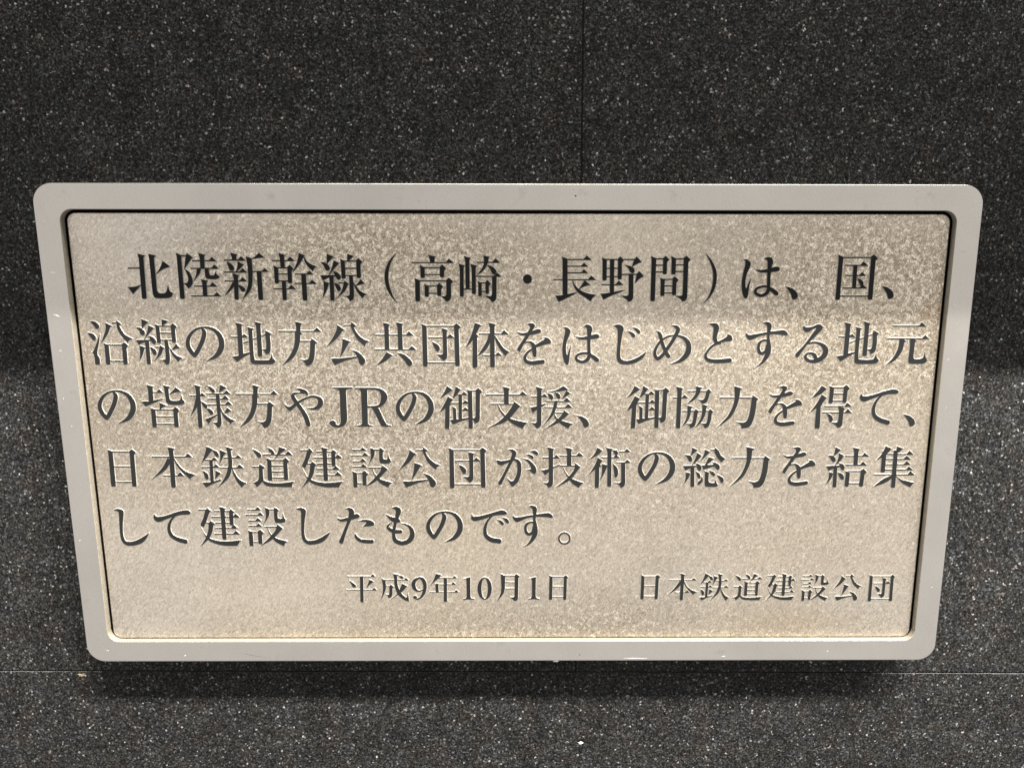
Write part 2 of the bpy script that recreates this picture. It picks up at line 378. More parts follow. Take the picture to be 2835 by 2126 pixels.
# ---------------------------------------------------------------- the raised characters
# each glyph: closed outlines in 1/100 mm about its centre, first point absolute, the others as steps
GLYPHS = {
'北': '-606,1438 -5,-18 66,-290 -7,-445 -3,-97 -8,-19 -725,-4 -12,-7 -6,-49 2,-9 18,-5 714,1 13,-5 -11,-799 -8,-225 -17,-10 -162,-52 -101,-29 -141,-31 -198,-17 -226,-4 -9,-4 1,-10 287,-434 12,2 532,533 11,8 10,2 3,-12 -13,-756 18,-57 47,-31 19,-3 128,0 64,32 31,69 41,2448 13,126 72,87 -22,13 -390,96|84,1426 -4,-15 34,-202 3,-68 11,-1213 0,-587 6,-225 15,-256 6,-39 18,-59 41,-89 27,-32 47,-21 117,-17 137,-6 256,0 168,6 179,18 51,11 59,23 31,19 32,30 62,79 26,59 26,108 -10,14 -74,44 -65,48 -28,31 -20,30 -15,39 -19,88 -20,177 -9,37 -13,-8 -56,-225 -27,-89 -23,-59 -25,-49 -26,-35 -43,-34 -51,-23 -100,-18 -118,0 -78,11 -47,16 -53,34 -34,39 -30,50 -9,28 -5,49 -5,157 6,860 -10,1008 4,20 112,118 6,7 -1,10 -42,13 -334,75 -57,12|969,986 -15,-28 -118,-271 -82,-155 -111,-156 -184,-224 1,-12 10,1 263,198 156,100 82,38 101,38 202,62 113,61 11,11 -3,10 -15,12 -182,144 -210,165',
'陸': '-1339,1457 33,-233 -10,-2594 6,-30 16,-39 40,-25 158,-1 52,30 26,55 3,30 -3,805 3,88 7,6 28,-24 126,-131 45,-66 57,-114 10,-4 72,38 60,41 25,20 53,59 71,107 26,59 19,78 5,118 -18,136 -22,88 -28,88 -34,87 -34,69 -57,87 -42,43 -65,48 -148,84 -9,9 18,30 236,301 240,319 82,46 18,12 2,10 -35,30 -331,234 -13,-4 -46,-117 -20,-4 -283,0 -19,2 -18,13 -273,118 -19,6|95,1458 5,-39 61,-260 -1,-136 -5,-9 -421,-3 -67,16 -8,-4 -1,-10 20,-68 11,-4 450,0 16,-5 3,-19 -10,-378 -14,-5 -538,-1 -77,15 -6,-10 19,-68 9,-7 362,0 12,-2 2,-10 -41,-214 -29,-117 -26,-78 -47,-107 -124,-225 -5,-19 7,-3 10,8 229,249 86,97 92,117 31,49 35,78 18,58 19,107 5,11 10,1 236,-2 3,-9 -11,-166 -1,-97 7,-175 7,-39 16,-49 29,-44 18,-19 28,-19 57,-20 97,-17 195,-10 88,0 129,9 69,11 51,19 51,32 23,20 25,39 14,49 5,49 -97,68 -56,46 -30,51 -27,88 -10,9 -11,-9 -33,-88 -36,-78 -25,-31 -41,-22 -39,-7 -79,-1 -48,7 -29,10 -22,14 -15,20 -11,19 -15,59 -15,155 -3,117 5,11 607,2 20,7 8,29 -5,8 -229,225 -16,9 -11,-5 -202,-202 -411,-2 -15,5 5,369 4,29 20,4 704,1 9,1 12,14 5,19 -2,10 -210,205 -36,30 -19,-13 -193,-193 -284,-2 -6,11 0,87 15,145 11,19 59,68 -2,9 -410,108 -10,2|-1016,1254 274,2 11,-2 2,-10 -164,-775 91,-174 71,-195 36,-136 11,-127 -12,-108 -14,-49 -25,-48 -14,-20 -40,-32 -21,-11 -40,-11 -59,3 -96,16 -11,5 -2,20 -2,1507 0,116|-351,-593 -2,-10 14,-49 8,-19 11,-5 492,0 15,-5 -7,-540 -5,-10 -10,-2 -709,-1 -58,14 -10,-2 -5,-10 1,-9 15,-50 11,-16 1902,1 10,1 13,17 4,19 -24,30 -210,206 -17,10 -37,-30 -176,-176 -406,-1 -7,39 8,491 2,20 4,4 610,1 22,5 11,30 -9,17 -238,230 -14,-3 -198,-200 -20,-3 -157,0 -11,7 0,39 3,78 11,88 70,89 -9,10 -10,3 -403,104 -12,-11 4,-29 63,-264 -1,-109 -20,-6 -442,-1 -58,11',
'新': '-1348,1096 -6,-10 1,-10 18,-58 21,-7 1309,2 16,7 10,29 -76,79 -174,163 -18,-10 -192,-194 -98,-1 -4,11 -1,116 7,96 69,87 -11,10 -36,10 -373,96 -10,-2 -4,-8 2,-10 74,-289 2,-107 -6,-9 -452,-3|84,1294 -3,-13 56,-532 9,-117 5,-204 -2,-214 -9,-156 3,-29 -25,-351 -22,-167 -40,-166 -73,-187 -105,-226 -186,-355 10,-5 10,7 243,230 109,113 131,168 34,49 44,78 35,89 29,98 25,117 17,108 31,254 32,410 21,5 226,0 9,-3 4,-12 0,-1705 20,-59 49,-29 148,-2 56,31 32,69 -1,1705 16,5 412,2 13,13 3,30 -201,194 -14,6 -16,-6 -131,-132 -31,-28 -10,-3 -578,-1 -20,6 1,254 -16,475 8,6 20,5 503,68 128,13 166,1 9,5 -1,9 -274,243 -65,52 -14,-6 -132,-130 -127,-111 -79,-53 -142,-67 -6,23 -11,10 -313,123 -10,3|-1427,339 -7,-10 20,-68 22,-7 1431,1 24,8 8,29 -14,20 -233,222 -10,0 -10,-8 -191,-193 -20,-5 -165,2 3,10 17,14 220,171 95,88 143,155 -6,13 -38,19 -340,162 -11,-10 -2,-136 -8,-116 -12,-68 -46,-127 -84,-171 -21,-6 -695,-1|-1177,951 0,-20 92,-329 39,-107 37,-68 20,-21 28,-19 48,-13 59,2 38,12 33,18 21,22 17,28 9,30 4,48 -6,39 -16,49 -32,67 -37,59 -62,67 -60,42 -151,68 -67,26 -9,3|-1400,-233 -4,-13 27,-72 501,-1 11,-5 -244,-382 -327,-462 -14,-30 5,-5 10,4 278,218 134,128 186,206 5,5 10,0 -19,-634 0,-138 17,-47 48,-26 128,0 48,24 9,10 18,40 6,29 7,315 8,187 -2,30 8,186 -2,29 3,21 10,-5 9,-16 155,-284 37,-41 19,-9 29,-6 40,0 30,5 41,21 32,33 22,37 15,59 -5,29 -12,28 -31,50 -59,64 -46,37 -95,48 -185,57 -4,10 1,78 5,98 14,5 531,1 12,4 11,30 -3,9 -246,238 -14,-4 -197,-199 -98,-3 -6,7 -4,19 3,78 20,137 70,88 -19,13 -394,104 -10,-2 -5,-8 1,-10 63,-283 -3,-139 -21,-5 -500,-1 -58,12|-838,-324 11,5 13,-5 -2,-58 -7,-15',
'幹': '-965,1518 -6,-10 3,-19 75,-280 3,-87 -4,-39 -440,-3 -68,13 -9,-11 21,-68 12,-7 469,1 15,-3 6,-9 6,-359 -7,-10 -200,0 -228,109 -20,7 -7,-10 27,-174 5,-68 -6,-800 5,-49 16,-39 42,-24 128,0 41,19 14,15 21,49 1,50 20,4 148,0 16,-5 -3,-421 -21,-5 -462,-1 -68,12 -11,-7 20,-69 15,-7 524,-2 4,-10 1,-49 -4,-492 5,-89 14,-39 42,-26 138,0 45,26 25,59 0,591 3,24 10,7 10,1 552,1 16,7 9,29 -231,226 -24,16 -10,-2 -20,-19 -179,-185 -118,-2 -16,5 2,421 11,5 118,-1 3,-4 4,-39 17,-46 47,-27 128,1 42,24 22,39 7,19 3,79 6,478 -3,29 5,107 123,156 8,20 -35,40 -158,155 -27,25 -10,1 -146,-115 -10,-10 -10,-20 -149,1 -8,19 -4,349 6,10 12,2 597,1 10,1 8,6 10,29 -5,12 -213,203 -28,24 -10,3 -25,-19 -183,-186 -176,0 -6,11 -3,77 7,145 64,78 3,9 -5,7|334,1518 -5,-8 -10,-58 -13,-106 -25,-136 -49,-164 -58,-146 -67,-145 -218,-419 -3,-9 5,-10 15,10 230,243 92,107 108,136 93,126 66,97 124,223 14,18 35,-202 16,-58 34,-87 71,-136 91,-135 47,-57 98,-99 128,-116 17,-13 10,3 65,116 53,77 51,45 78,54 4,10 -19,13 -211,73 -96,45 -141,89 -113,95 -38,43 -44,62 -110,189 -2,10 7,9 61,52 4,7 -8,9 -358,138|-1047,549 590,2 6,-11 2,-48 -7,-195 3,-29 -4,-34 -10,-7 -10,0 -569,0 -7,11 -1,49 0,243|19,239 0,-19 17,-49 12,-14 354,0 13,-5 4,-420 -1,-98 -6,-10 -366,-2 -68,13 -9,-11 21,-69 12,-7 394,0 19,-4 4,-8 1,-108 5,-855 22,-60 46,-28 19,-3 129,1 55,31 29,69 -5,958 11,7 9,1 601,1 13,7 9,29 -55,59 -198,185 -10,0 -12,-9 -186,-193 -20,-5 -159,2 -5,10 -2,49 -1,468 20,5 423,1 10,5 4,9 2,30 -218,204 -52,-47 -106,-109 -29,-21 -667,-2 -68,16|-1052,150 21,5 569,0 5,-24 0,-87 -6,-196 2,-29 -3,-24 -11,-7 -10,-1 -560,1 -6,11 -2,49',
'線': '-985,1507 -33,-594 -4,-9 -4,-3 -78,51 -66,22 -77,11 -137,7 -10,-3 -3,-8 111,-126 58,-78 36,-77 44,-127 30,-48 24,-30 35,-29 29,-15 29,-5 40,6 30,12 35,22 26,25 25,53 8,68 -3,39 -19,48 -42,59 -101,106 86,97 138,146 215,194 10,9 3,10 -13,12 -393,155 -19,6|-141,1195 -4,-9 1,-10 34,-194 6,-963 16,-49 9,-9 35,-21 128,0 40,20 15,20 15,39 0,79 7,6 206,1 10,-1 6,-16 1,-783 -11,-295 -9,-69 -10,-30 -19,-29 -27,-20 -29,-12 -109,-15 -157,13 -10,0 -6,-6 15,-15 192,-111 52,-41 42,-61 54,-126 10,-1 50,18 70,29 49,32 27,30 32,49 22,50 10,29 17,109 9,266 -14,491 6,26 112,-291 56,-126 69,-130 50,-78 80,-109 150,-187 14,-6 10,7 93,118 41,39 44,30 99,53 9,6 -2,10 -219,97 -77,40 -106,67 -78,71 -54,64 -57,73 -80,118 18,10 218,47 309,76 13,5 7,10 -4,9 -216,255 -14,13 -10,0 -82,-121 -64,-78 -161,-177 -25,-25 -10,4 -67,109 -74,137 -22,332 2,13 11,4 245,0 7,-7 0,-29 18,-58 29,-20 29,-12 108,0 30,12 31,20 23,59 -2,769 2,9 22,30 109,135 0,10 -228,221 -10,-1 -20,-15 -102,-84 -28,-24 -7,-20 -6,-4 -451,-1 -29,4 101,68 61,47 104,99 64,68 -13,12 -366,117 -10,-1 -5,-13 -19,-387 -5,-14 -225,0 -201,96|-556,1107 -12,-28 -79,-262 -81,-233 -97,-205 -121,-215 -482,-12 -39,-8 4,-19 108,-234 28,-56 9,-7 312,144 101,39 10,-3 0,-332 -2,-10 -6,-5 -349,106 -20,3 -10,-1 -4,-6 8,-333 -7,-196 -33,-197 -73,-305 5,-13 14,13 204,335 79,167 67,177 52,157 14,22 51,43 7,-6 4,-20 -6,-1003 7,-29 14,-30 36,-24 20,-3 108,0 20,5 31,18 13,14 17,49 7,1434 0,10 -11,8 -29,1 30,4 20,8 118,11 54,-100 46,-67 47,-44 39,-14 39,4 46,33 40,49 11,19 11,30 6,29 -2,59 -15,48 -32,55 -56,70 -75,75 -47,36 -57,30 -68,19 -117,18 -11,-11 93,-224 3,-10 -9,-7 -30,-5 -255,-5 -59,0 -12,7 323,371 280,301 97,88 -2,10 -58,29 -267,131|144,1022 730,1 7,-10 -4,-214 3,-19 -2,-117 -5,-19 -721,-1 -7,10 -1,39 -4,320|152,565 717,3 10,-31 -3,-351 -5,-6 -9,-1 -688,-1 -20,5 -3,22 -4,273 0,68|-321,-301 -4,-52 11,-11 315,0 10,-1 6,-7 -107,-334 -60,-145 -33,-60 -73,-109 -191,-250 -6,-17 5,-3 12,3 296,245 134,122 63,67 45,59 40,69 47,98 61,147 93,66 11,13 -3,10 -10,10 -254,185 -9,1 -8,-10 -24,-79 -12,-7 -335,-1 -10,0|-605,-314 3,-29 95,-275 79,-186 39,-49 21,-12 49,0 40,18 39,33 14,20 24,49 7,39 1,40 -11,49 -44,88 -69,93 -67,54 -76,32 -136,39',
'（': '341,1560 -215,-213 -81,-87 -73,-87 -96,-146 -72,-136 -53,-116 -44,-117 -30,-87 -35,-127 -28,-156 -12,-107 -4,-118 5,-146 14,-147 23,-147 17,-78 60,-206 39,-99 46,-98 62,-118 94,-158 67,-98 70,-89 93,-91 48,-39 145,-108 10,-3 11,14 -4,10 -141,158 -85,118 -73,148 -64,168 -81,255 -59,246 -40,254 -15,225 3,157 11,126 13,88 47,224 67,224 63,165 46,96 111,185 161,242 -2,16 -9,5',
'高': '-1336,1060 -7,-10 23,-68 23,-7 2609,4 24,7 7,29 -37,39 -223,200 -10,-1 -20,-17 -143,-154 -38,-33 -726,-1 -6,4 -5,20 0,97 14,116 8,19 56,71 4,7 -3,5 -166,45 -272,66 -7,-10 2,-20 71,-271 5,-48 0,-87 -5,-14 -1108,-3|-811,841 -4,-13 32,-204 -4,-507 22,-59 40,-23 137,-1 48,24 16,30 9,29 4,88 5,10 12,2 954,1 12,-12 -1,-59 16,-47 10,-11 38,-21 128,0 40,19 13,12 21,59 1,322 127,156 7,19 -229,219 -20,-1 -132,-112 -10,-9 -9,-21 -19,-4 -992,-1 -39,14 -213,98|-504,653 975,2 4,-20 -7,-341 -16,-5 -954,-1 -11,5 -1,9 4,332|-1170,18 -5,-9 1,-20 30,-196 -19,-1180 20,-58 6,-11 14,-10 38,-17 149,1 48,26 27,59 13,857 -3,30 2,196 5,127 14,5 1695,1 4,-13 -8,-796 -33,-89 -15,-20 -18,-13 -20,-10 -50,-9 -89,0 -139,12 29,69 -5,276 4,79 126,167 -4,10 -55,57 -152,149 -21,13 -10,-2 -81,-69 -60,-53 -11,-23 -10,-2 -601,0 -20,4 -165,82 -10,3 -10,-4 -1,-19 27,-187 -13,-541 18,-49 35,-24 20,-4 119,1 40,22 22,44 4,20 4,109 4,6 534,1 13,-7 2,-69 22,-50 48,-24 139,2 145,-123 99,-91 47,-60 47,-88 20,-4 89,22 70,27 26,15 35,32 43,57 42,89 13,59 9,89 -4,39 9,659 -4,40 8,19 96,118 34,49 -5,10 -243,215 -7,3 -20,-11 -150,-115 -16,-24 -14,-3 -1695,-1 -29,8 -272,116|-268,-523 523,1 7,-7 3,-88 1,-285 -20,-5 -524,0 -4,14 9,354',
'崎': '-180,1104 -6,-9 3,-20 20,-48 12,-7 403,0 11,-2 5,-10 -15,-78 -20,-58 -60,-126 -62,-98 -89,-127 -201,-244 -6,-10 13,-5 149,81 80,51 89,74 82,83 88,107 73,107 60,117 46,117 12,20 746,2 20,6 7,21 -5,20 -12,11 -223,204 -20,14 -10,2 -19,-16 -175,-187 -279,-2 -7,11 13,68 15,136 71,87 1,10 -20,12 -362,75 -10,-7 -1,-13 30,-164 14,-126 -2,-78 -5,-10 -394,-2|-1000,1442 -7,-9 6,-29 69,-281 -5,-622 3,-39 -6,-655 4,-30 -1,-235 -2,-128 -4,-19 -120,-2 -7,11 0,10 2,128 -4,29 14,1085 25,117 60,78 0,10 -15,10 -351,99 -20,4 -10,-7 70,-311 -4,-263 4,-39 -21,-1413 17,-59 33,-23 19,-4 109,1 30,13 16,13 20,50 4,364 0,10 8,11 523,1 7,-11 4,-69 -1,-138 18,-49 37,-24 20,-4 109,2 44,26 18,39 3,20 0,874 4,186 7,15 18,-45 11,-11 9,-1 1005,1 10,-5 2,-12 -11,-1060 -22,-79 -21,-39 -17,-20 -33,-12 -139,-3 -237,12 -13,-7 13,-15 245,-159 108,-81 22,-22 27,-41 29,-78 20,-1 99,28 60,29 45,44 39,59 29,70 13,59 8,99 13,1227 7,7 10,1 276,1 11,11 4,30 -230,212 -29,26 -10,2 -12,-6 -167,-184 -20,-16 -1103,-2 -78,13 2,450 21,97 54,69 6,9 0,10 -64,21 -332,90 -9,-5 3,-29 71,-292 -4,-1222 0,-10 -7,-11 -133,1 -7,10 -2,78 4,432 -4,29 6,664 -5,29 3,486 14,87 11,39 60,78 -5,11 -391,105|466,880 -3,-8 12,-17 111,-128 58,-78 47,-88 61,-136 38,-59 48,-58 34,-25 20,-8 20,-1 39,13 33,21 31,29 30,59 8,29 3,39 -2,39 -11,39 -15,29 -34,47 -54,60 -43,41 -73,57 -74,41 -59,21 -68,17 -147,27|-148,-131 -4,-22 33,-206 -9,-649 3,-49 13,-34 30,-20 19,-3 99,1 31,16 22,50 3,187 0,10 7,11 238,1 11,-12 5,-49 12,-30 30,-20 19,-4 90,0 18,5 21,13 12,16 11,40 -4,285 3,128 124,160 5,17 -5,7 -205,214 -10,0 -7,-6 -60,-59 -57,-59 -5,-19 -10,-5 -316,0 -10,1 -147,84|102,-290 222,3 10,-1 9,-7 5,-63 -2,-334 4,-30 0,-29 -8,-10 -232,-3 -12,2 -5,10 1,442 1,10',
'・': '-170,242 -52,-57 -30,-49 -19,-59 -10,-59 0,-39 9,-58 21,-59 21,-38 31,-41 48,-41 59,-31 29,-8 60,-8 39,3 59,14 40,20 59,47 43,54 20,39 18,59 6,59 -4,68 -13,49 -27,59 -28,39 -44,43 -39,26 -59,22 -69,9 -69,-10 -59,-26',
'長': '-845,1404 36,-215 10,-1189 -7,-7 -10,-1 -493,0 -59,10 -19,-3 3,-20 20,-49 6,-10 10,-4 533,0 16,-4 2,-128 5,-29 5,-689 17,-59 10,-20 12,-9 -21,-13 -168,-29 -99,-6 -218,5 -14,-7 213,-396 11,-13 20,3 316,146 493,241 110,56 138,80 68,51 58,50 -9,11 -593,-122 -29,-4 -8,6 -7,865 1,10 16,5 287,0 16,-5 64,-274 38,-108 41,-89 51,-88 52,-79 70,-88 91,-91 90,-69 300,-192 380,-271 20,0 92,160 52,69 80,71 123,87 10,10 0,10 -46,12 -407,64 -129,29 -99,29 -80,30 -139,68 -120,71 -88,61 8,10 118,62 157,78 138,61 108,29 70,10 98,4 30,6 5,6 -6,10 -369,282 -10,5 -9,-2 -113,-188 -89,-137 -148,-206 -10,-11 -10,3 -70,54 -61,61 -109,138 -44,68 -41,79 -67,156 21,5 1432,2 14,5 9,29 -3,10 -271,239 -12,-4 -173,-194 -20,-9 -1332,-2 -7,7 -1,10 -3,342 8,16 10,-9 19,-2 1242,2 16,5 8,29 -3,10 -19,19 -212,184 -17,-9 -138,-151 -20,-12 -838,-1 -39,6 -17,11 -1,10 -1,126 -4,39 0,172 14,-16 16,-5 1250,2 15,5 9,29 -5,12 -219,194 -10,4 -14,-6 -122,-131 -39,-36 -826,-2 -49,10 -20,10 -3,11 -2,302 2,14 10,7 10,0 1474,2 21,8 4,29 -5,10 -220,195 -40,34 -10,2 -21,-19 -166,-184 -16,-5 -1002,-1 -49,11 -306,123 -19,7',
'野': '-1329,1385 -4,-9 3,-20 32,-184 11,-1170 20,-49 42,-26 138,1 39,24 12,31 9,29 -1,127 6,7 198,1 19,-5 5,-404 -2,-40 -14,-5 -465,0 -69,15 -6,-10 2,-10 24,-59 11,-7 514,-1 6,-21 4,-354 16,-49 25,-30 -82,-22 -207,-39 -148,-13 -149,-3 -40,-5 -9,-7 175,-382 10,-3 9,4 364,185 177,81 472,183 138,59 98,49 124,72 1,10 -8,4 -10,-2 -671,-125 -30,-1 -3,5 8,29 -5,354 1,10 7,10 558,3 16,8 7,29 -186,169 -80,71 -10,4 -10,-2 -184,-205 -98,-3 -20,4 -6,177 4,30 -4,225 0,10 7,7 237,-1 4,-6 3,-78 15,-37 10,-13 40,-20 109,-1 49,26 18,45 1,206 5,16 444,2 10,-2 5,-16 20,-1159 -4,-29 -18,-60 -21,-39 -21,-21 -49,-11 -149,0 -189,9 -49,-1 -10,-6 10,-12 251,-153 131,-90 25,-22 32,-39 35,-79 11,-11 109,28 69,29 48,45 32,47 20,40 26,79 7,79 -21,1132 3,29 -4,225 6,7 10,1 178,0 13,-7 -24,-167 -65,-353 3,-10 7,-2 154,174 106,105 68,50 107,70 112,55 8,10 -3,10 -285,294 -10,10 -10,1 -134,-152 -19,-12 -977,1 -7,217 4,29 -7,439 5,13 78,94 54,77 -224,213 -15,10 -20,-12 -91,-85 -28,-29 -5,-20 -10,-4 -826,-1 -168,77|79,1300 -3,-48 -6,-10 19,-7 645,-2 1,-19 -64,-175 -62,-195 -2,-10 4,-7 19,3 449,229 125,47 13,11 -12,20 -254,254 -49,46 -11,4 -106,-106 -19,-28 -668,-2|-1033,1231 198,2 12,-2 5,-10 6,-291 1,-166 -5,-16 -197,-1 -10,0 -11,7 -5,457|-552,1231 228,3 12,-2 6,-10 6,-408 -2,-59 -12,-7 -216,-1 -10,1 -12,7 -6,302 4,29 -3,136|131,931 5,-14 148,-122 80,-78 38,-58 57,-127 20,-29 52,-54 40,-25 59,-13 40,3 39,10 20,8 29,27 11,25 4,29 -1,68 -7,39 -20,49 -13,19 -20,25 -51,45 -40,29 -70,41 -89,37 -159,39 -158,30|-1031,669 19,5 188,0 10,-1 4,-6 6,-430 -2,-12 -10,-5 -197,0 -10,1 -7,6 -5,381|-549,673 227,2 10,0 11,-7 3,-332 -1,-108 -4,-6 -227,-2 -10,1 -7,7 -6,429',
'間': '-1268,1434 -2,-10 28,-155 8,-68 -5,-2559 25,-59 49,-30 129,-2 20,6 42,26 18,50 3,39 4,1731 16,5 444,-1 4,-4 2,-39 16,-39 11,-13 30,-17 20,-4 109,1 42,24 19,49 1,29 -1,663 10,19 119,146 8,19 -164,155 -72,65 -10,2 -134,-121 -8,-24 -11,-4 -472,0 -279,121 -10,3|30,1436 -2,-10 36,-214 1,-837 22,-61 50,-31 119,-1 18,5 30,18 12,12 16,48 1,69 6,7 484,1 10,0 11,-8 5,-931 -3,-29 5,-266 -4,-30 2,-118 -12,-50 -27,-59 -21,-20 -29,-11 -139,-4 -219,11 -9,-6 10,-12 223,-144 102,-73 41,-40 22,-27 42,-83 10,-7 79,18 87,32 28,20 31,32 31,47 28,60 18,79 4,89 -4,247 4,29 -5,276 3,30 -5,275 4,29 -5,265 3,30 -5,273 3,30 -5,663 7,17 105,128 20,30 1,9 -259,221 -10,1 -9,-7 -134,-107 -13,-11 -5,-21 -20,-4 -502,0 -269,121 -10,4|-943,1240 449,1 6,-10 2,-68 2,-223 -4,-20 -7,-7 -10,0 -423,-1 -20,5 -2,313|339,1242 494,2 7,-11 2,-49 3,-204 -4,-39 -7,-6 -10,-1 -482,0 -7,7 -3,39 -1,184 3,68|335,855 19,6 483,-1 4,-6 4,-68 -2,-264 -13,-5 -494,1 -5,13|-950,832 14,5 434,0 15,-4 2,-322 -5,-29 -455,-2 -6,30|-636,72 -2,-11 36,-216 2,-531 -4,-29 3,-286 -3,-20 23,-59 31,-21 20,-6 109,0 39,17 13,10 18,49 0,89 4,7 10,1 486,0 12,-7 4,-49 17,-46 41,-26 129,-2 39,23 12,21 11,40 -2,679 4,59 129,164 4,13 -7,10 -233,218 -11,-3 -96,-88 -37,-35 -8,-24 -10,-2 -633,-1 -131,64 -9,2|-346,-66 20,5 465,0 20,-4 4,-50 -4,-29 3,-255 -11,-7 -10,-1 -485,1 -5,6 -1,20|-348,-488 16,5 476,0 16,-5 3,-216 -3,-30 1,-118 -5,-7 -486,-1 -20,5 -1,288',
'）': '-371,1550 -4,-6 4,-20 150,-252 110,-203 76,-175 69,-185 55,-186 38,-185 9,-88 9,-196 -6,-206 -26,-255 -42,-227 -50,-177 -71,-207 -64,-149 -45,-79 -59,-89 -152,-188 -10,-20 12,-11 19,9 163,139 126,131 65,89 57,89 120,217 81,188 43,138 16,68 26,138 20,157 12,245 -9,186 -31,186 -57,186 -76,175 -99,185 -126,194 -126,155 -208,230 -9,3',
'は': '182,1224 -5,-9 9,-10 88,-33 61,-32 33,-32 13,-29 6,-29 9,-146 6,-29 15,-295 -19,-10 -147,-29 -127,-20 -98,-10 -70,0 -79,7 -209,34 -10,1 -5,-11 58,-60 55,-47 48,-32 71,-29 130,-28 90,-11 207,-2 100,5 5,-29 0,-284 25,-501 -4,-4 -19,-1 -90,7 -129,0 -89,-11 -166,-39 -107,-38 -39,-20 -57,-38 -47,-46 -30,-37 -28,-50 -25,-69 -7,-49 3,-59 11,-40 24,-49 43,-59 44,-42 62,-40 91,-40 71,-21 100,-17 110,0 98,21 78,27 97,49 74,54 42,39 35,50 29,59 31,101 20,-8 146,-111 188,-162 41,-18 20,-3 60,4 19,7 29,21 28,31 13,30 4,30 -1,29 -11,40 -18,29 -91,81 -146,109 -134,79 -143,75 -8,11 -30,550 2,196 10,156 4,20 7,6 323,41 59,10 78,21 57,35 19,24 9,20 8,49 -2,29 -11,29 -35,41 -61,40 -50,14 -40,2 -59,-5 -107,-22 -165,-45 -4,14 19,185 2,9 30,20 17,29 8,49 -3,58 -24,117 -27,68 -42,58 -54,39 -90,31 -70,9 -49,0 -49,-9 -46,-22|-1163,1174 9,-18 106,-99 9,-58 3,-78 -2,-48 -16,-108 -97,-458 -50,-363 -12,-157 -3,-137 8,-158 14,-128 19,-137 36,-178 28,-99 44,-108 48,-86 42,-55 52,-31 50,-3 36,17 25,29 23,60 18,79 22,138 33,375 22,187 71,403 -3,10 -11,0 -62,-138 -97,-236 -79,-246 -23,-24 -10,4 -25,59 -14,50 -15,88 -15,216 7,157 21,177 31,147 45,135 109,246 17,49 50,156 9,49 0,48 -6,29 -14,37 -42,61 -53,53 -92,65 -60,21 -60,8 -128,3|-171,-764 49,41 66,34 78,28 118,29 78,10 60,0 160,-14 10,-4 5,-13 0,-30 -33,-108 -29,-67 -28,-40 -47,-43 -86,-58 -49,-23 -58,-18 -60,0 -90,20 -92,35 -56,35 -37,41 -8,28 9,49 19,40',
'、': '-399,426 -6,-9 5,-10 182,-237 138,-197 38,-69 23,-59 55,-168 41,-60 26,-23 41,-20 60,0 67,29 71,54 42,52 19,47 2,50 -8,69 -25,79 -28,58 -33,50 -51,60 -55,51 -63,49 -93,61 -72,39 -102,38 -71,20',
'国': '-1283,1430 -1,-11 29,-165 5,-68 -23,-2542 3,-19 24,-53 43,-27 19,-5 129,1 46,24 7,10 16,50 1,119 4,8 20,4 1792,1 13,-11 3,-109 25,-50 14,-13 42,-21 140,0 19,2 35,23 9,10 13,39 6,40 -2,2376 6,24 91,103 34,49 5,9 -1,10 -6,7 -244,198 -21,15 -10,2 -133,-106 -24,-22 -8,-21 -10,-1 -1785,-2 -10,0 -295,125 -10,2|-953,1235 1788,2 7,-19 2,-204 1,-2159 -8,-20 -1815,-2 -5,20 -1,39 26,2265|-804,816 -6,-9 7,-20 24,-49 14,-6 484,0 12,-3 6,-9 10,-440 1,-108 -4,-9 -406,-3 -70,13 -6,-11 30,-69 12,-7 438,-2 7,-19 3,-108 10,-590 -4,-10 -10,-2 -516,-1 -71,16 -8,-4 0,-10 32,-69 22,-5 1491,2 16,5 6,20 -6,21 -231,195 -2,10 10,30 3,49 -11,49 -29,58 -48,60 -61,56 -52,33 -93,40 -102,37 -10,-1 -3,-8 2,-10 39,-108 61,-148 44,-88 41,-68 27,-30 32,-20 -3,-10 -74,-90 -19,-11 -209,1 -5,11 -1,49 -12,649 8,20 547,3 17,7 6,30 -8,11 -233,196 -11,4 -9,-4 -28,-30 -117,-136 -20,-5 -149,2 -5,10 -1,49 -9,488 3,10 5,10 11,2 643,2 9,6 3,10 1,20 -5,9 -257,216 -31,18 -10,-5 -152,-185 -19,-16 -929,-2',
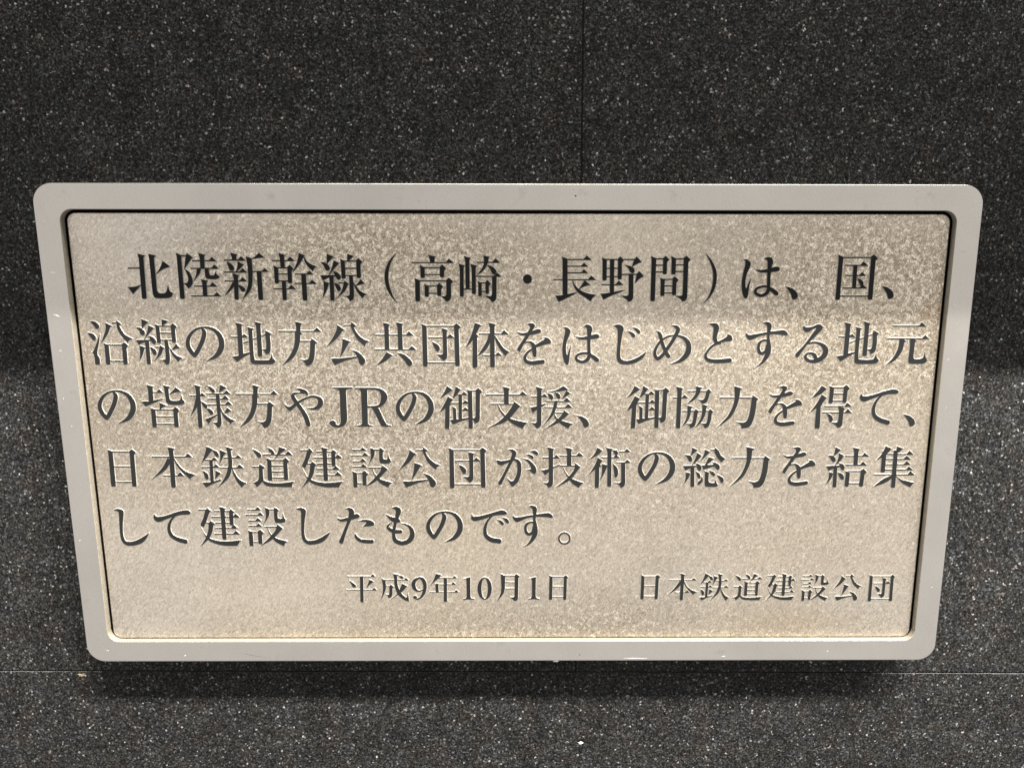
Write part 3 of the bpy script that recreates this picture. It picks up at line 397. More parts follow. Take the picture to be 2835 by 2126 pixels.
'沿': '239,1334 -8,-61 10,-7 254,0 10,0 9,-7 1,-162 14,-148 29,-109 45,-108 83,-158 109,-178 123,-160 194,-213 10,-2 10,9 78,99 55,50 73,40 113,49 3,10 -13,10 -240,118 -121,76 -79,72 -72,89 -113,178 -144,295 6,10 129,79 11,10 -1,10 -258,235 -14,6 -7,-6 -12,-108 -8,-10 -259,-2|-1195,1424 -5,-5 1,-9 200,-256 49,-71 70,-126 21,-23 19,-12 28,-8 49,3 51,17 44,34 25,39 18,59 3,30 -6,49 -31,59 -47,57 -44,43 -81,60 -37,19 -47,17 -57,12 -87,10|-209,1302 -4,-39 3,-128 -5,-147 -20,-119 -20,-69 -65,-158 -316,-683 -2,-10 5,-6 11,6 258,298 128,158 87,120 62,108 64,128 112,266 119,69 2,10 -4,5 -75,37 -317,154 -17,4|-1454,671 14,-30 269,-423 34,-42 18,-13 29,-10 58,0 40,14 33,25 28,44 13,40 6,59 -4,30 -8,30 -33,59 -28,38 -61,65 -82,59 -85,29 -183,28 -48,4|-654,565 -292,-636 -201,-408 -48,-80 -22,-30 -26,-24 -41,-17 -57,13 -11,-3 -3,-9 13,-10 64,-26 46,-30 35,-39 16,-36 22,-98 14,-150 -1,-110 -21,-190 5,-61 17,-40 19,-20 37,-20 39,-7 99,3 51,19 39,36 12,20 13,40 15,160 -1,80 -9,80 -16,50 -69,120 -18,40 -11,60 3,70 14,89 47,190 120,388 44,168 75,396 1,20 -3,5|-447,-21 -2,-20 27,-199 -21,-1058 2,-70 14,-50 7,-10 33,-21 19,-4 138,0 42,21 14,14 25,50 4,20 0,80 5,11 10,2 818,-1 9,-21 -2,-70 16,-61 47,-32 147,-1 53,29 33,65 2,40 9,939 46,70 86,109 -1,10 -11,12 -160,159 -49,47 -15,5 -10,-4 -159,-118 -23,-29 -9,0 -933,-1 -196,88 -10,2|-133,-190 7,7 10,1 825,-1 4,-6 2,-50 -16,-918 0,-10 -9,-10 -813,-3 -19,6 0,386',
'の': '-870,804 -72,-69 -99,-119 -80,-119 -58,-109 -36,-89 -32,-119 -14,-79 -8,-90 0,-89 11,-120 29,-109 41,-100 51,-99 61,-100 46,-65 89,-103 102,-102 45,-24 49,-3 38,7 44,25 26,25 13,20 56,50 36,40 113,160 123,200 175,308 107,219 62,159 63,188 25,119 6,109 -14,79 -26,59 -18,30 -51,59 -84,59 6,6 118,1 58,-5 97,-20 66,-19 95,-38 113,-59 53,-33 86,-68 65,-71 34,-49 46,-79 33,-69 39,-99 26,-90 18,-109 5,-69 -1,-80 -8,-99 -10,-70 -25,-89 -37,-90 -46,-89 -80,-140 -67,-100 -57,-70 -47,-50 -83,-71 -136,-101 -292,-197 -22,-22 0,-10 9,-6 30,3 362,90 162,52 92,39 72,39 63,42 73,58 88,84 78,90 73,102 48,78 48,100 36,99 29,130 9,89 1,140 -11,119 -16,89 -21,79 -51,129 -35,66 -58,92 -81,109 -65,71 -102,87 -64,42 -113,57 -114,43 -135,37 -106,19 -126,10 -117,0 -118,-7 -109,-13 -119,-21 -100,-26 -91,-33 -102,-47 -123,-71 -73,-49|-656,737 75,69 52,42 104,68 112,50 120,32 10,-1 7,-15 34,-128 6,-49 -2,-70 -9,-59 -56,-198 -55,-158 -60,-139 -92,-179 -150,-259 -179,-279 -15,-6 -49,56 -41,60 -52,89 -49,100 -25,69 -14,60 -10,119 1,50 7,70 20,99 26,79 35,79 48,90 44,69 58,79',
'地': '-1041,1352 0,-20 66,-276 4,-49 -7,-553 -7,-7 -10,-1 -314,0 -68,12 -9,-5 0,-10 21,-69 11,-4 363,-1 11,-4 2,-10 -12,-1015 0,-110 5,-40 -134,-32 -229,-26 -59,-12 -1,-10 13,-20 251,-341 14,-1 11,6 270,188 166,109 422,245 9,-2 4,-14 7,-370 18,-160 10,-27 9,-11 74,-80 28,-16 39,-9 88,-10 237,-5 30,-5 494,0 30,5 238,6 99,10 71,19 41,23 62,46 43,57 38,78 -1,10 -122,128 -45,72 -19,70 -14,172 -10,3 -13,-25 -53,-140 -46,-100 -23,-40 -45,-60 -12,-11 -31,-12 -179,-19 -227,-6 -276,3 -138,10 -68,14 -30,20 -11,50 -28,81 -8,50 -4,90 -1,399 11,627 25,14 232,87 7,-12 2,-30 -7,-1045 5,-40 19,-50 30,-21 19,-6 138,-1 10,2 41,22 13,14 24,60 0,290 3,30 7,4 86,-41 47,-31 28,-26 28,-56 18,-100 11,-20 100,17 60,20 62,38 39,35 26,40 25,70 18,90 23,179 13,249 -6,218 -15,268 10,20 101,119 2,10 -3,6 -331,185 -38,17 -11,-11 -2,-10 -32,-207 -50,-24 -212,-80 -3,4 -2,89 1,455 6,98 14,59 63,79 -15,12 -423,107 -10,-11 3,-20 69,-295 -2,-682 -3,-11 -21,-12 -232,-89 -10,3 -2,129 6,405 12,20 81,89 7,10 -2,10 -371,100 -39,3 -5,-15 43,-187 5,-40 -2,-623 -5,-9 -10,-5 -334,-124 -32,-22 -5,-29 15,-20 27,-5 303,118 30,11 11,-5 0,-687 -21,-12 -392,-105 -10,5 -1,12 7,916 6,129 16,5 324,1 13,14 5,20 -2,10 -28,29 -176,173 -10,2 -15,-7 -122,-120 -6,11 2,495 8,118 9,39 60,72 4,7 -2,10 -395,100 -48,11|583,435 244,93 10,1 6,-4 3,-20 21,-278 9,-208 -18,-269 -19,-80 -22,-40 -42,-20 -70,-21 -119,-15 -10,3 -4,13 2,716 2,109',
'方': '-1379,880 2,-20 20,-59 11,-5 991,1 16,-5 3,-30 -7,-346 -11,-139 -17,-110 -28,-139 -26,-99 -59,-180 -45,-109 -79,-160 -44,-80 -100,-160 -97,-140 -139,-170 -298,-314 -32,-38 9,-6 10,4 236,130 174,101 113,72 146,113 83,80 79,88 62,80 66,100 74,130 35,70 70,160 34,90 60,189 32,149 14,7 640,1 10,0 7,-8 -12,-288 -36,-289 -26,-150 -42,-190 -24,-80 -23,-50 -36,-50 -53,-40 -68,-32 -80,-19 -30,-4 -39,2 -88,20 -126,43 -6,-11 202,-188 67,-72 53,-91 43,-107 9,-5 161,40 71,30 57,42 41,41 72,90 53,90 38,91 37,130 45,270 35,340 21,279 13,21 124,100 6,8 -1,10 -335,251 -11,-3 -63,-129 -13,-14 -688,-1 -4,14 10,60 31,307 6,10 118,69 7,10 -16,20 -111,89 22,5 1306,1 16,5 5,10 5,20 -4,12 -224,217 -28,21 -29,-23 -179,-188 -10,-2 -853,0 -7,11 0,10 26,266 38,109 68,89 -11,9 -46,13 -376,96 -10,-2 -5,-18 47,-296 -20,-227 -6,-49 -8,-10 -1034,-3 -78,16',
'公': '-204,1239 -4,-51 2,-9 9,-5 402,0 20,-5 101,-266 161,-376 45,-90 64,-109 67,-89 86,-94 113,-106 238,-205 10,-1 6,9 47,129 20,40 24,33 21,17 52,29 125,50 4,10 -11,10 -250,106 -143,73 -59,36 -114,95 -122,131 -96,124 -64,99 -115,227 -1,10 10,10 130,108 8,10 -3,7 -255,221 -9,5 -10,-1 -5,-6 -49,-137 -8,-20 -9,-10 -418,-3|-651,1237 -19,-148 -23,-108 -57,-149 -79,-168 -77,-137 -82,-130 -191,-269 -217,-288 -13,-20 4,-14 410,302 163,129 129,110 79,80 84,99 93,129 125,188 122,66 11,13 -3,10 -16,12 -427,297 -10,2|-332,328 -50,-398 -44,-269 -47,-200 -114,-380 -4,-30 7,-3 182,253 107,160 346,569 106,101 10,18 -18,13 -464,171 -10,1|-1148,-970 -5,-9 3,-10 176,-392 21,-37 10,-4 575,236 222,79 330,90 400,91 10,-2 29,-70 24,-91 29,-150 16,-50 32,-58 30,-33 36,-24 30,-11 49,-2 40,12 41,24 51,45 53,67 24,60 7,40 0,71 -9,40 -39,90 -82,120 -68,82 -104,110 -106,88 -95,53 -97,40 -224,72 -13,-5 5,-10 159,-190 75,-110 56,-100 4,-10 -9,-8 -676,-84 -377,-41 -189,-13 -267,0 -108,7',
'共': '-721,1435 -7,-6 2,-20 69,-286 -1,-465 -4,-6 -10,-1 -521,-1 -59,13 -13,-5 -1,-10 20,-59 10,-14 10,-1 551,0 14,-5 3,-129 -6,-746 -14,-5 -612,0 -69,15 -9,-10 26,-74 19,-4 2666,2 19,8 6,20 -6,20 -228,217 -29,21 -15,-9 -189,-203 -375,-2 -14,5 0,697 -4,29 3,149 14,5 669,1 14,5 11,29 -2,10 -9,10 -251,232 -10,-3 -12,-11 -181,-194 -226,-2 -10,1 -7,6 -4,40 3,247 -3,30 3,188 13,89 62,78 4,10 -9,9 -321,82 -117,27 -10,-1 -4,-9 2,-10 74,-295 1,-485 -12,-7 -10,0 -540,-1 -10,1 -5,17 5,464 16,99 56,71 7,18 -15,11 -389,100|-371,570 21,4 541,1 13,-5 4,-795 -3,-80 -5,-5 -563,-1 -13,5|-577,-499 -195,-317 -75,-110 -69,-90 -81,-91 -80,-78 -247,-219 -20,-25 9,-5 10,2 343,151 232,111 91,50 80,54 72,55 97,85 129,124 20,11 100,36 6,10 -15,15 -377,227 -20,8|142,-565 40,-50 246,-268 119,-143 63,-90 126,-211 38,-50 43,-45 38,-29 30,-8 30,0 30,9 40,22 41,30 31,31 30,42 16,49 -1,50 -17,60 -36,70 -69,91 -146,142 -164,131 -97,63 -58,28 -78,27 -88,21 -177,32 -20,2',
'団': '-1277,1397 -3,-10 37,-227 -4,-336 3,-30 -4,-337 4,-30 -4,-338 4,-30 -5,-1331 1,-70 23,-60 10,-10 46,-25 149,1 40,22 14,12 21,50 4,20 1,111 5,6 10,2 1784,1 10,-1 7,-7 4,-91 16,-48 10,-17 40,-25 19,-5 139,0 50,29 12,16 21,61 -4,30 0,271 -4,30 -1,261 -4,30 0,270 -4,30 0,260 -4,30 -14,1112 6,20 114,148 8,20 -7,10 -224,199 -19,15 -10,1 -170,-125 -6,-22 -14,-5 -1817,-1 -252,106 -29,10|-940,1210 1781,1 5,-10 3,-69 15,-1470 4,-30 0,-270 4,-30 0,-271 4,-30 0,-151 -5,-16 -1794,-2 -10,0 -7,7 -3,71 3,321 -4,30 2,1027 -3,30 3,318 -4,29 4,317 -4,30 1,148|-839,545 -4,-8 20,-60 11,-15 10,-2 897,-2 4,-10 -3,-278 3,-30 -4,-608 -23,-80 -8,-21 -22,-30 -31,-15 -50,-7 -50,0 -237,15 -13,-3 -5,-10 8,-12 233,-190 82,-78 37,-50 32,-81 12,-11 80,19 50,18 50,30 54,65 31,60 22,60 12,81 5,80 4,1076 7,10 15,3 434,0 14,8 6,14 7,6 0,10 -268,244 -10,-1 -10,-8 -179,-196 -12,-4 -5,14 1,149 6,128 20,89 54,70 6,10 -3,10 -410,112 -13,-4 0,-20 71,-297 -2,-138 3,-30 -4,-90 -20,-4 -837,-1|-611,214 -4,-15 130,-328 47,-100 67,-120 41,-52 38,-28 40,-6 20,2 30,14 32,30 23,40 19,50 11,50 1,60 -8,40 -26,60 -30,50 -42,54 -34,35 -72,54 -127,58 -137,49',
'体': '-792,1492 -132,-449 -113,-317 -164,-388 -244,-498 5,-9 10,4 201,203 133,141 119,145 10,9 3,-4 -11,-828 -16,-381 -6,-372 8,-141 12,-60 19,-40 32,-15 26,5 73,31 60,-9 30,3 32,25 18,40 12,51 13,120 4,262 -4,40 -1,231 196,109 140,89 109,88 71,69 112,135 60,90 59,101 33,69 45,109 13,15 -3,-784 -16,-5 -435,0 -60,14 -10,-1 -3,-8 26,-70 16,-8 477,-2 5,-10 -1,-110 5,-30 -2,-523 25,-60 47,-29 20,-4 119,0 20,5 50,32 25,66 2,403 -4,40 4,215 10,7 10,1 406,0 14,8 6,20 0,10 -19,22 -192,178 -15,11 -10,2 -165,-173 -24,-5 -21,5 -3,60 4,699 -4,30 5,305 10,-18 35,-128 40,-100 56,-119 107,-199 107,-180 90,-130 243,-310 13,-3 5,3 113,150 52,52 87,68 3,10 -30,24 -177,104 -89,61 -78,66 -51,55 -87,119 -162,259 -288,427 -1,30 14,5 857,1 15,5 10,29 -3,10 -236,220 -30,22 -12,-4 -186,-204 -424,-1 -4,6 -2,89 3,307 20,99 64,89 -16,12 -441,106 -7,-10 5,-30 69,-276 -1,-376 -5,-16 -670,-2 -58,11 -19,-4 3,-19 23,-60 11,-5 601,1 17,-5 0,-10 -36,-159 -41,-139 -41,-100 -53,-108 -97,-170 -122,-200 -346,-515 -8,15 -4,200 10,987 75,99 -1,10 -10,10 -121,101 -5,8 1,10 136,259 100,206 11,11 129,66 3,12 -23,13 -381,157 -39,14|146,717 15,5 14,-5 0,-20 -4,-11',
'を': '-1096,844 -7,-10 3,-10 42,-69 29,-40 40,-41 69,-51 49,-19 99,-22 177,-18 7,-7 -181,-308 -243,-360 -64,-119 -26,-70 -6,-50 6,-37 10,-20 20,-21 29,-24 80,-47 9,-5 14,5 222,429 50,90 13,19 9,6 139,47 49,13 50,9 49,-3 40,-10 39,-18 47,-43 25,-50 20,-59 21,-100 10,-90 -193,-128 -114,-92 -69,-70 -67,-80 -47,-72 -34,-69 -18,-60 -10,-50 -4,-50 3,-70 10,-51 19,-60 48,-80 63,-62 50,-33 79,-37 139,-41 149,-23 70,-3 109,6 278,40 298,61 45,22 29,30 16,30 7,41 -3,40 -12,30 -13,18 -30,29 -30,16 -39,5 -60,-4 -595,-86 -60,-1 -99,11 -89,18 -69,20 -70,36 -32,38 -12,30 -7,50 9,70 17,50 30,61 83,120 74,80 156,127 10,-1 3,-6 44,-260 27,-110 14,-30 31,-29 29,-14 50,0 40,18 24,25 17,40 20,120 5,60 -2,150 -24,220 226,83 297,99 118,30 218,35 59,22 20,16 20,25 11,30 3,30 -11,59 -24,50 -28,40 -71,71 -79,51 -70,19 -177,12 -8,-4 1,-10 37,-32 16,-28 -4,-20 -27,-30 -54,-41 -207,-132 -316,-186 -10,2 -55,78 -74,72 -59,41 -89,39 -89,15 -108,-4 -50,-10 -130,-44 9,20 154,209 126,206 434,90 147,38 59,21 40,21 29,28 21,33 6,30 -1,40 -3,20 -15,29 -28,27 -29,17 -49,18 -30,5 -49,0 -39,-7 -306,-113 -10,-2 -9,4 138,229 22,49 12,60 -1,29 -10,30 -31,39 -32,21 -69,23 -98,17 -59,0 -88,-19 -109,-39 -24,-13 5,-13 108,-34 37,-22 22,-24 14,-25 17,-60 -9,-59 -31,-79 -59,-99 -81,-117 -59,-14 -128,-20 -108,-10 -109,0 -49,10 -59,19',
'じ': '-1094,1244 1,-10 5,-6 110,-60 70,-53 33,-39 28,-52 10,-27 13,-60 13,-129 5,-258 -3,-29 -1,-259 -13,-349 -34,-430 -2,-190 8,-131 24,-130 40,-111 33,-60 29,-40 53,-53 61,-41 40,-19 70,-22 120,-18 69,-3 130,0 168,13 198,38 198,62 98,40 98,51 108,69 68,53 88,77 58,60 61,76 25,40 40,80 36,100 31,101 1,10 -7,9 -253,-203 -234,-152 -108,-60 -117,-58 -99,-42 -138,-49 -108,-30 -109,-22 -79,-9 -60,1 -110,17 -100,31 -60,31 -30,21 -33,32 -42,70 -11,30 -10,61 -5,250 13,350 23,290 43,308 61,358 51,208 2,79 -7,40 -20,49 -23,37 -61,64 -70,48 -49,21 -40,10 -79,10 -69,0 -49,-8 -39,-10 -78,-31|161,1136 5,-15 212,-218 128,-163 35,-23 30,-4 39,5 29,24 15,28 8,30 2,49 -6,30 -13,27 -27,32 -54,52 -101,70 -60,29 -109,29 -119,21|-139,898 -1,-10 6,-9 228,-288 65,-90 28,-29 25,-15 49,2 39,21 21,22 21,39 7,30 -1,30 -9,30 -42,59 -63,62 -70,51 -60,32 -110,36 -119,29 -10,2',
'め': '-1042,914 -3,-22 71,-169 43,-129 85,-318 -3,-10 -81,-85 -68,-84 -60,-90 -46,-80 -84,-180 -43,-130 -18,-80 -8,-80 2,-70 11,-71 23,-80 28,-70 37,-70 42,-58 41,-40 53,-33 58,-15 69,3 59,20 98,61 77,67 87,87 105,131 10,-2 115,-168 41,-34 30,-13 30,-3 39,3 40,20 28,30 14,25 8,30 0,40 -7,30 -16,30 -143,201 -23,40 -2,20 311,470 130,219 146,269 11,4 89,-23 81,-29 70,-31 71,-40 71,-52 61,-60 73,-89 56,-98 21,-60 12,-50 9,-90 0,-79 -8,-90 -10,-60 -24,-91 -36,-100 -57,-110 -85,-131 -63,-80 -62,-68 -58,-54 -87,-71 -136,-91 -127,-60 -246,-85 -6,-14 3,-10 14,-5 109,3 159,11 80,10 167,39 148,51 146,70 107,71 106,88 120,125 64,91 54,100 37,100 27,121 12,140 -4,110 -14,100 -33,129 -47,108 -32,52 -51,70 -89,89 -107,83 -92,56 -69,34 -71,28 -99,28 -170,28 -19,4 -6,7 70,149 18,50 20,89 1,49 -6,60 -22,59 -40,59 -46,42 -70,40 -80,21 -69,10 -138,3 -30,5 -20,-1 -9,-7 -4,-14 5,-12 172,-125 51,-49 24,-32 21,-39 -1,-30 -8,-39 -25,-80 -86,-197 -197,-19 -88,-19 -108,-31 -156,-61 -97,-50 -87,-53 -8,12 -24,140 -21,69 -24,50 -42,59 -53,50 -49,34 -140,68 -20,3|-617,281 58,48 87,60 87,50 88,40 78,29 108,29 118,16 10,-1 6,-7 -105,-199 -111,-189 -170,-259 -60,-87 -10,-7 -46,93 -86,210 -53,149 -3,20|-799,82 10,9 11,-14 93,-250 92,-230 8,-30 -43,-70 -89,-118 -96,-97 -88,-68 -39,-19 -20,15 -32,46 -35,71 -22,60 -9,50 -2,50 8,70 35,120 64,150 76,140',
'と': '-686,1298 -6,-14 7,-14 192,-104 71,-58 27,-42 8,-29 5,-109 -10,-218 -22,-268 3,-70 14,-80 21,-69 33,-80 72,-150 -70,-39 -86,-60 -67,-56 -86,-83 -136,-162 -102,-150 -65,-130 -25,-70 -10,-51 -5,-50 2,-50 22,-80 21,-41 41,-60 58,-60 65,-50 58,-34 70,-29 71,-21 91,-20 130,-19 180,-13 149,0 288,13 466,41 40,8 39,20 32,34 15,31 8,40 0,30 -9,30 -22,40 -36,35 -41,20 -60,7 -425,-54 -268,-20 -248,-3 -70,3 -190,20 -121,28 -81,41 -43,33 -32,40 -10,20 -7,30 2,81 25,80 47,90 67,100 75,96 105,105 100,80 83,50 48,22 98,30 196,46 28,12 22,20 10,20 3,30 -4,30 5,4 167,38 128,22 59,8 158,6 79,10 39,10 38,21 29,31 19,50 3,39 -6,80 -12,40 -27,58 -43,56 -31,28 -40,20 -70,20 -100,17 -11,-21 -1,-99 -2,-10 -12,-10 -160,-111 -155,-98 -144,-73 -107,-50 -29,-8 -48,121 -22,79 -5,40 9,100 46,238 41,129 24,109 5,89 -13,69 -24,60 -33,53 -57,55 -55,33 -60,20 -129,18 -30,-3 -20,2 -147,-16',
'す': '-1365,789 -22,-90 2,-40 21,-69 46,-100 41,-59 70,-70 49,-33 61,-18 59,0 59,18 164,70 309,146 107,40 136,37 118,24 137,20 20,0 6,-4 6,-169 -1,-120 -4,-12 -9,-4 -100,14 -99,-6 -87,-29 -87,-42 -48,-29 -48,-37 -37,-37 -23,-28 -24,-40 -28,-69 -17,-80 -7,-60 -2,-90 4,-70 12,-80 29,-111 44,-100 28,-40 49,-47 41,-26 51,-20 60,-12 70,3 39,9 78,33 48,31 7,-11 -20,-70 -44,-121 -80,-181 -78,-141 -58,-80 -48,-53 -76,-70 -181,-152 -4,-18 15,-10 214,98 97,52 96,60 105,88 136,146 99,131 83,131 42,82 29,68 25,81 17,80 13,120 1,100 -8,130 -15,90 -53,240 -55,189 -14,70 -4,60 3,69 13,110 5,4 89,3 178,1 348,-16 179,-17 221,-46 59,-3 39,10 29,20 21,35 6,39 -2,20 -22,50 -56,67 -48,42 -77,50 -50,20 -60,11 -70,0 -88,-10 -667,-86 -8,4 3,40 45,188 11,109 -11,70 -18,46 -38,62 -57,54 -24,15 -48,24 -30,10 -109,17 -88,-10 -78,-18 -68,-20 -9,-13 2,-10 10,-10 80,-35 91,-52 42,-43 24,-38 15,-49 16,-99 12,-198 1,-70 -6,-10 -338,-58 -470,-93 -216,-30 -89,-6 -79,6 -60,18 -54,43 -51,66 -10,7|-333,108 33,35 52,43 67,40 48,18 50,3 60,-10 30,-7 11,-7 2,-10 -5,-170 -34,-60 -34,-220 -26,-90 -28,-45 -47,-46 -68,-40 -29,-7 -30,0 -20,7 -32,31 -48,100 -28,120 -2,90 14,100 16,50 28,50',
'る': '-660,1209 -32,-44 -16,-39 3,-89 19,-70 34,-59 40,-50 58,-53 61,-30 40,-8 50,0 49,9 58,19 57,30 198,143 57,32 58,18 69,11 36,-2 -1,-10 -198,-278 -242,-388 -228,-329 -91,-120 -92,-110 -299,-316 -66,-85 -30,-50 -16,-40 -5,-50 15,-51 18,-30 26,-32 32,-23 20,-9 50,-1 29,14 36,31 40,51 121,200 224,351 95,138 36,46 205,60 137,21 79,8 79,0 111,-20 61,-19 80,-33 84,-48 53,-40 77,-82 55,-80 25,-50 13,-30 12,-50 3,-50 -6,-50 -14,-61 -26,-70 -31,-60 -33,-48 -56,-57 -47,-38 -76,-51 -39,-20 -45,113 -48,91 -44,55 -32,30 -32,20 -82,40 -111,27 -100,10 -50,0 -69,-7 -59,-13 -68,-30 -56,-45 -45,-48 -40,-60 -19,-50 -7,-50 9,-71 24,-60 23,-40 44,-56 48,-45 47,-34 83,-50 83,-37 61,-22 81,-20 71,-10 110,-3 69,3 119,18 49,12 68,20 78,32 57,28 115,72 122,101 57,62 39,50 72,121 23,50 31,101 14,100 0,40 -6,70 -19,80 -24,60 -23,40 -43,60 -45,48 -116,93 -83,50 -83,42 -71,30 -92,29 -80,19 -131,20 -179,3 -167,-23 -137,-42 12,20 90,98 178,181 339,364 101,124 48,69 33,70 7,30 1,29 -3,30 -13,40 -16,28 -25,31 -49,40 -71,33 -91,18 -39,-1 -78,-19 -125,-49 -124,-65 -77,-31 -126,-27 -108,-13 -109,-3 -39,4 -31,9 -52,34 -64,74 -10,4|-282,-724 18,19 39,17 20,4 59,0 91,-22 73,-42 42,-36 38,-55 51,-131 20,-40 0,-20 -90,-22 -40,-3 -60,3 -71,19 -51,20 -93,50 -42,31 -22,26 -28,57 -2,20 11,40 19,39',
'元': '-1092,1229 -6,-10 31,-69 25,-8 2098,2 20,2 9,25 -2,10 -18,20 -274,226 -17,-8 -159,-199 -11,-4 -1613,-2|-1375,394 -7,-10 8,-20 25,-50 14,-7 725,-1 8,-11 1,-10 13,-170 -9,-159 -17,-130 -27,-131 -62,-190 -57,-141 -51,-110 -96,-171 -33,-51 -71,-90 -123,-133 -193,-188 -36,-43 10,-5 10,2 278,134 151,82 86,56 112,93 59,62 68,83 83,119 69,120 49,101 41,100 40,120 33,171 31,275 102,95 1,10 -8,10 -142,89 -3,10 10,3 368,0 12,-2 6,-10 32,-370 6,-170 -3,-210 -16,-402 4,-222 15,-101 24,-50 38,-55 22,-16 31,-13 71,-12 121,-10 400,-2 169,6 99,10 78,17 39,14 75,50 20,22 15,30 16,61 8,70 -71,121 -41,91 -27,100 -35,221 -7,20 -12,0 -34,-221 -36,-151 -14,-30 -22,-25 -47,-29 -77,-29 -108,-23 -59,-7 -130,0 -91,18 -73,32 -27,42 -13,51 -3,131 16,291 1,540 13,28 77,102 1,10 -10,11 -100,59 -5,10 923,3 19,4 7,34 -8,9 -284,238 -10,0 -11,-9 -127,-159 -31,-37 -9,-5 -2204,-2',
'皆': '-997,1458 -9,-10 4,-30 59,-260 4,-60 -20,-743 -5,-12 -50,-3 -393,-8 -10,0 -10,-8 38,-70 164,-272 30,7 357,140 389,162 360,182 102,53 8,10 -5,6 -20,-1 -631,-138 -3,12 -1,71 9,402 1,10 8,10 622,3 12,7 8,30 -6,12 -197,200 -9,5 -11,-6 -172,-173 -20,-3 -186,0 -39,8 -6,7 -3,20 4,100 13,131 4,10 61,70 5,10 -5,7|88,1439 -6,-10 1,-10 52,-170 4,-30 17,-411 29,-513 18,-51 46,-55 37,-26 47,-23 125,-29 87,-10 186,-10 256,0 138,10 100,20 92,39 31,17 34,27 21,30 24,61 -8,15 -85,96 -42,70 -22,71 -28,191 -10,19 -15,-29 -39,-161 -35,-81 -40,-50 -29,-21 -51,-22 -90,-19 -79,-6 -128,0 -136,15 -57,18 -50,35 -31,50 -17,60 -15,151 -3,71 4,21 203,73 181,58 160,33 277,31 13,5 -2,11 -347,283 -10,-2 -13,-12 -95,-110 -66,-68 -299,-278 -5,65 9,311 99,112 6,8 -1,10 -70,22|-898,-97 -5,-13 32,-232 -9,-996 14,-72 12,-20 34,-24 20,-4 128,0 31,12 31,18 16,28 15,41 1,82 8,10 15,2 1136,0 10,-1 5,-11 0,-72 17,-61 13,-13 38,-22 138,0 41,21 18,14 20,41 7,41 0,763 3,101 76,112 50,61 2,10 -5,12 -217,215 -9,6 -10,-1 -21,-15 -148,-114 -12,-24 -807,0 -4,2 5,12 116,79 93,54 186,93 6,4 4,10 -17,14 -417,174 -11,-6 -2,-10 -38,-404 -1,-10 -8,-12 -345,-1 -28,9 -189,87 -28,11|-578,-281 17,5 1161,-1 4,-4 0,-81 -5,-305 -15,-5 -1153,1 -10,4 -1,21 -2,273|-573,-748 1161,2 9,-4 3,-8 -4,-417 -6,-10 -12,-3 -1146,1 -9,7 -2,25 -1,377 1,20',
'様': '-1040,1472 -5,-9 1,-10 69,-300 -2,-351 -5,-37 -20,-6 -363,0 -58,13 -10,-11 19,-70 13,-7 393,-1 9,-1 4,-11 -143,-504 -79,-242 -90,-223 -161,-355 -13,-31 0,-10 13,0 319,396 80,111 78,132 3,-91 -16,-1220 14,-61 11,-16 47,-27 129,1 55,32 28,61 19,1627 10,-4 74,-150 77,-142 26,-40 27,-31 21,-14 28,-11 39,-3 50,11 3,-3 71,-181 81,-163 50,-71 26,-22 28,-13 30,-4 39,3 31,15 13,11 26,40 15,41 4,50 -4,31 -22,51 -39,58 -36,44 -55,48 -66,35 -164,47 -9,10 15,31 17,60 1,51 -7,40 619,0 3,-10 1,-80 0,-497 -3,-20 4,-356 -7,-81 -32,-82 -17,-22 -21,-14 -31,-9 -39,-3 -167,12 -19,-4 7,-19 182,-206 36,-61 40,-98 20,1 71,21 51,21 31,20 26,25 31,41 34,61 26,61 18,92 8,102 0,589 1,132 5,51 1,-41 5,-4 12,-77 22,-91 52,-131 69,-129 73,-106 68,-81 287,-280 20,-5 49,71 27,30 27,21 66,35 123,52 3,5 -12,11 -229,107 -142,81 -84,63 -83,71 -55,55 -78,89 17,14 467,186 3,3 -2,14 -241,191 -28,21 -10,1 -14,-14 -192,-375 -12,-17 -10,2 -46,66 -44,81 -113,253 1,141 1,11 8,11 748,1 10,1 11,10 6,27 -6,10 -226,230 -19,12 -21,-15 -192,-198 -305,-1 -9,2 -5,11 0,272 1,10 8,11 570,1 22,8 7,30 -6,13 -210,211 -27,25 -10,2 -205,-210 -18,-5 -118,0 -13,5 -1,251 3,20 4,4 697,1 16,5 9,20 -2,23 -210,210 -30,28 -7,4 -10,-6 -190,-198 -22,-13 -1079,0 -77,15 -5,-13 18,-60 9,-14 10,-1 608,-1 4,-4 1,-80 -1,-171 -2,-21 -4,-4 -452,0 -58,15 -10,-2 -5,-9 19,-64 9,-12 9,-2 472,0 19,-5 3,-17 1,-212 -1,-50 -6,-21 -571,-2 -58,13 -12,-11 11,-40 -5,-16 -63,67 -93,73 -103,61 -113,51 -9,16 1,272 5,35 10,7 10,0 304,1 13,7 6,20 -3,20 -18,21 -183,182 -10,2 -10,-6 -107,-106 -10,-6 -3,4 1,271 10,140 9,40 60,70 3,10 -13,10 -41,12 -335,90|672,1474 -10,-10 -3,-10 -108,-511 -4,-20 3,-10 10,0 10,6 270,192 198,152 17,21 -6,10 -46,23|-180,1403 3,-20 124,-240 69,-110 57,-72 28,-23 28,-16 39,-4 50,14 44,31 23,30 11,30 2,20 -6,40 -27,50 -64,75 -85,75 -81,53 -76,31 -124,40|-520,-877 -8,-10 16,-30 204,-285 10,-9 10,1 155,232 66,81 56,56 52,44 239,175 39,91 -9,6 -20,-3 -187,-94 -203,-95',
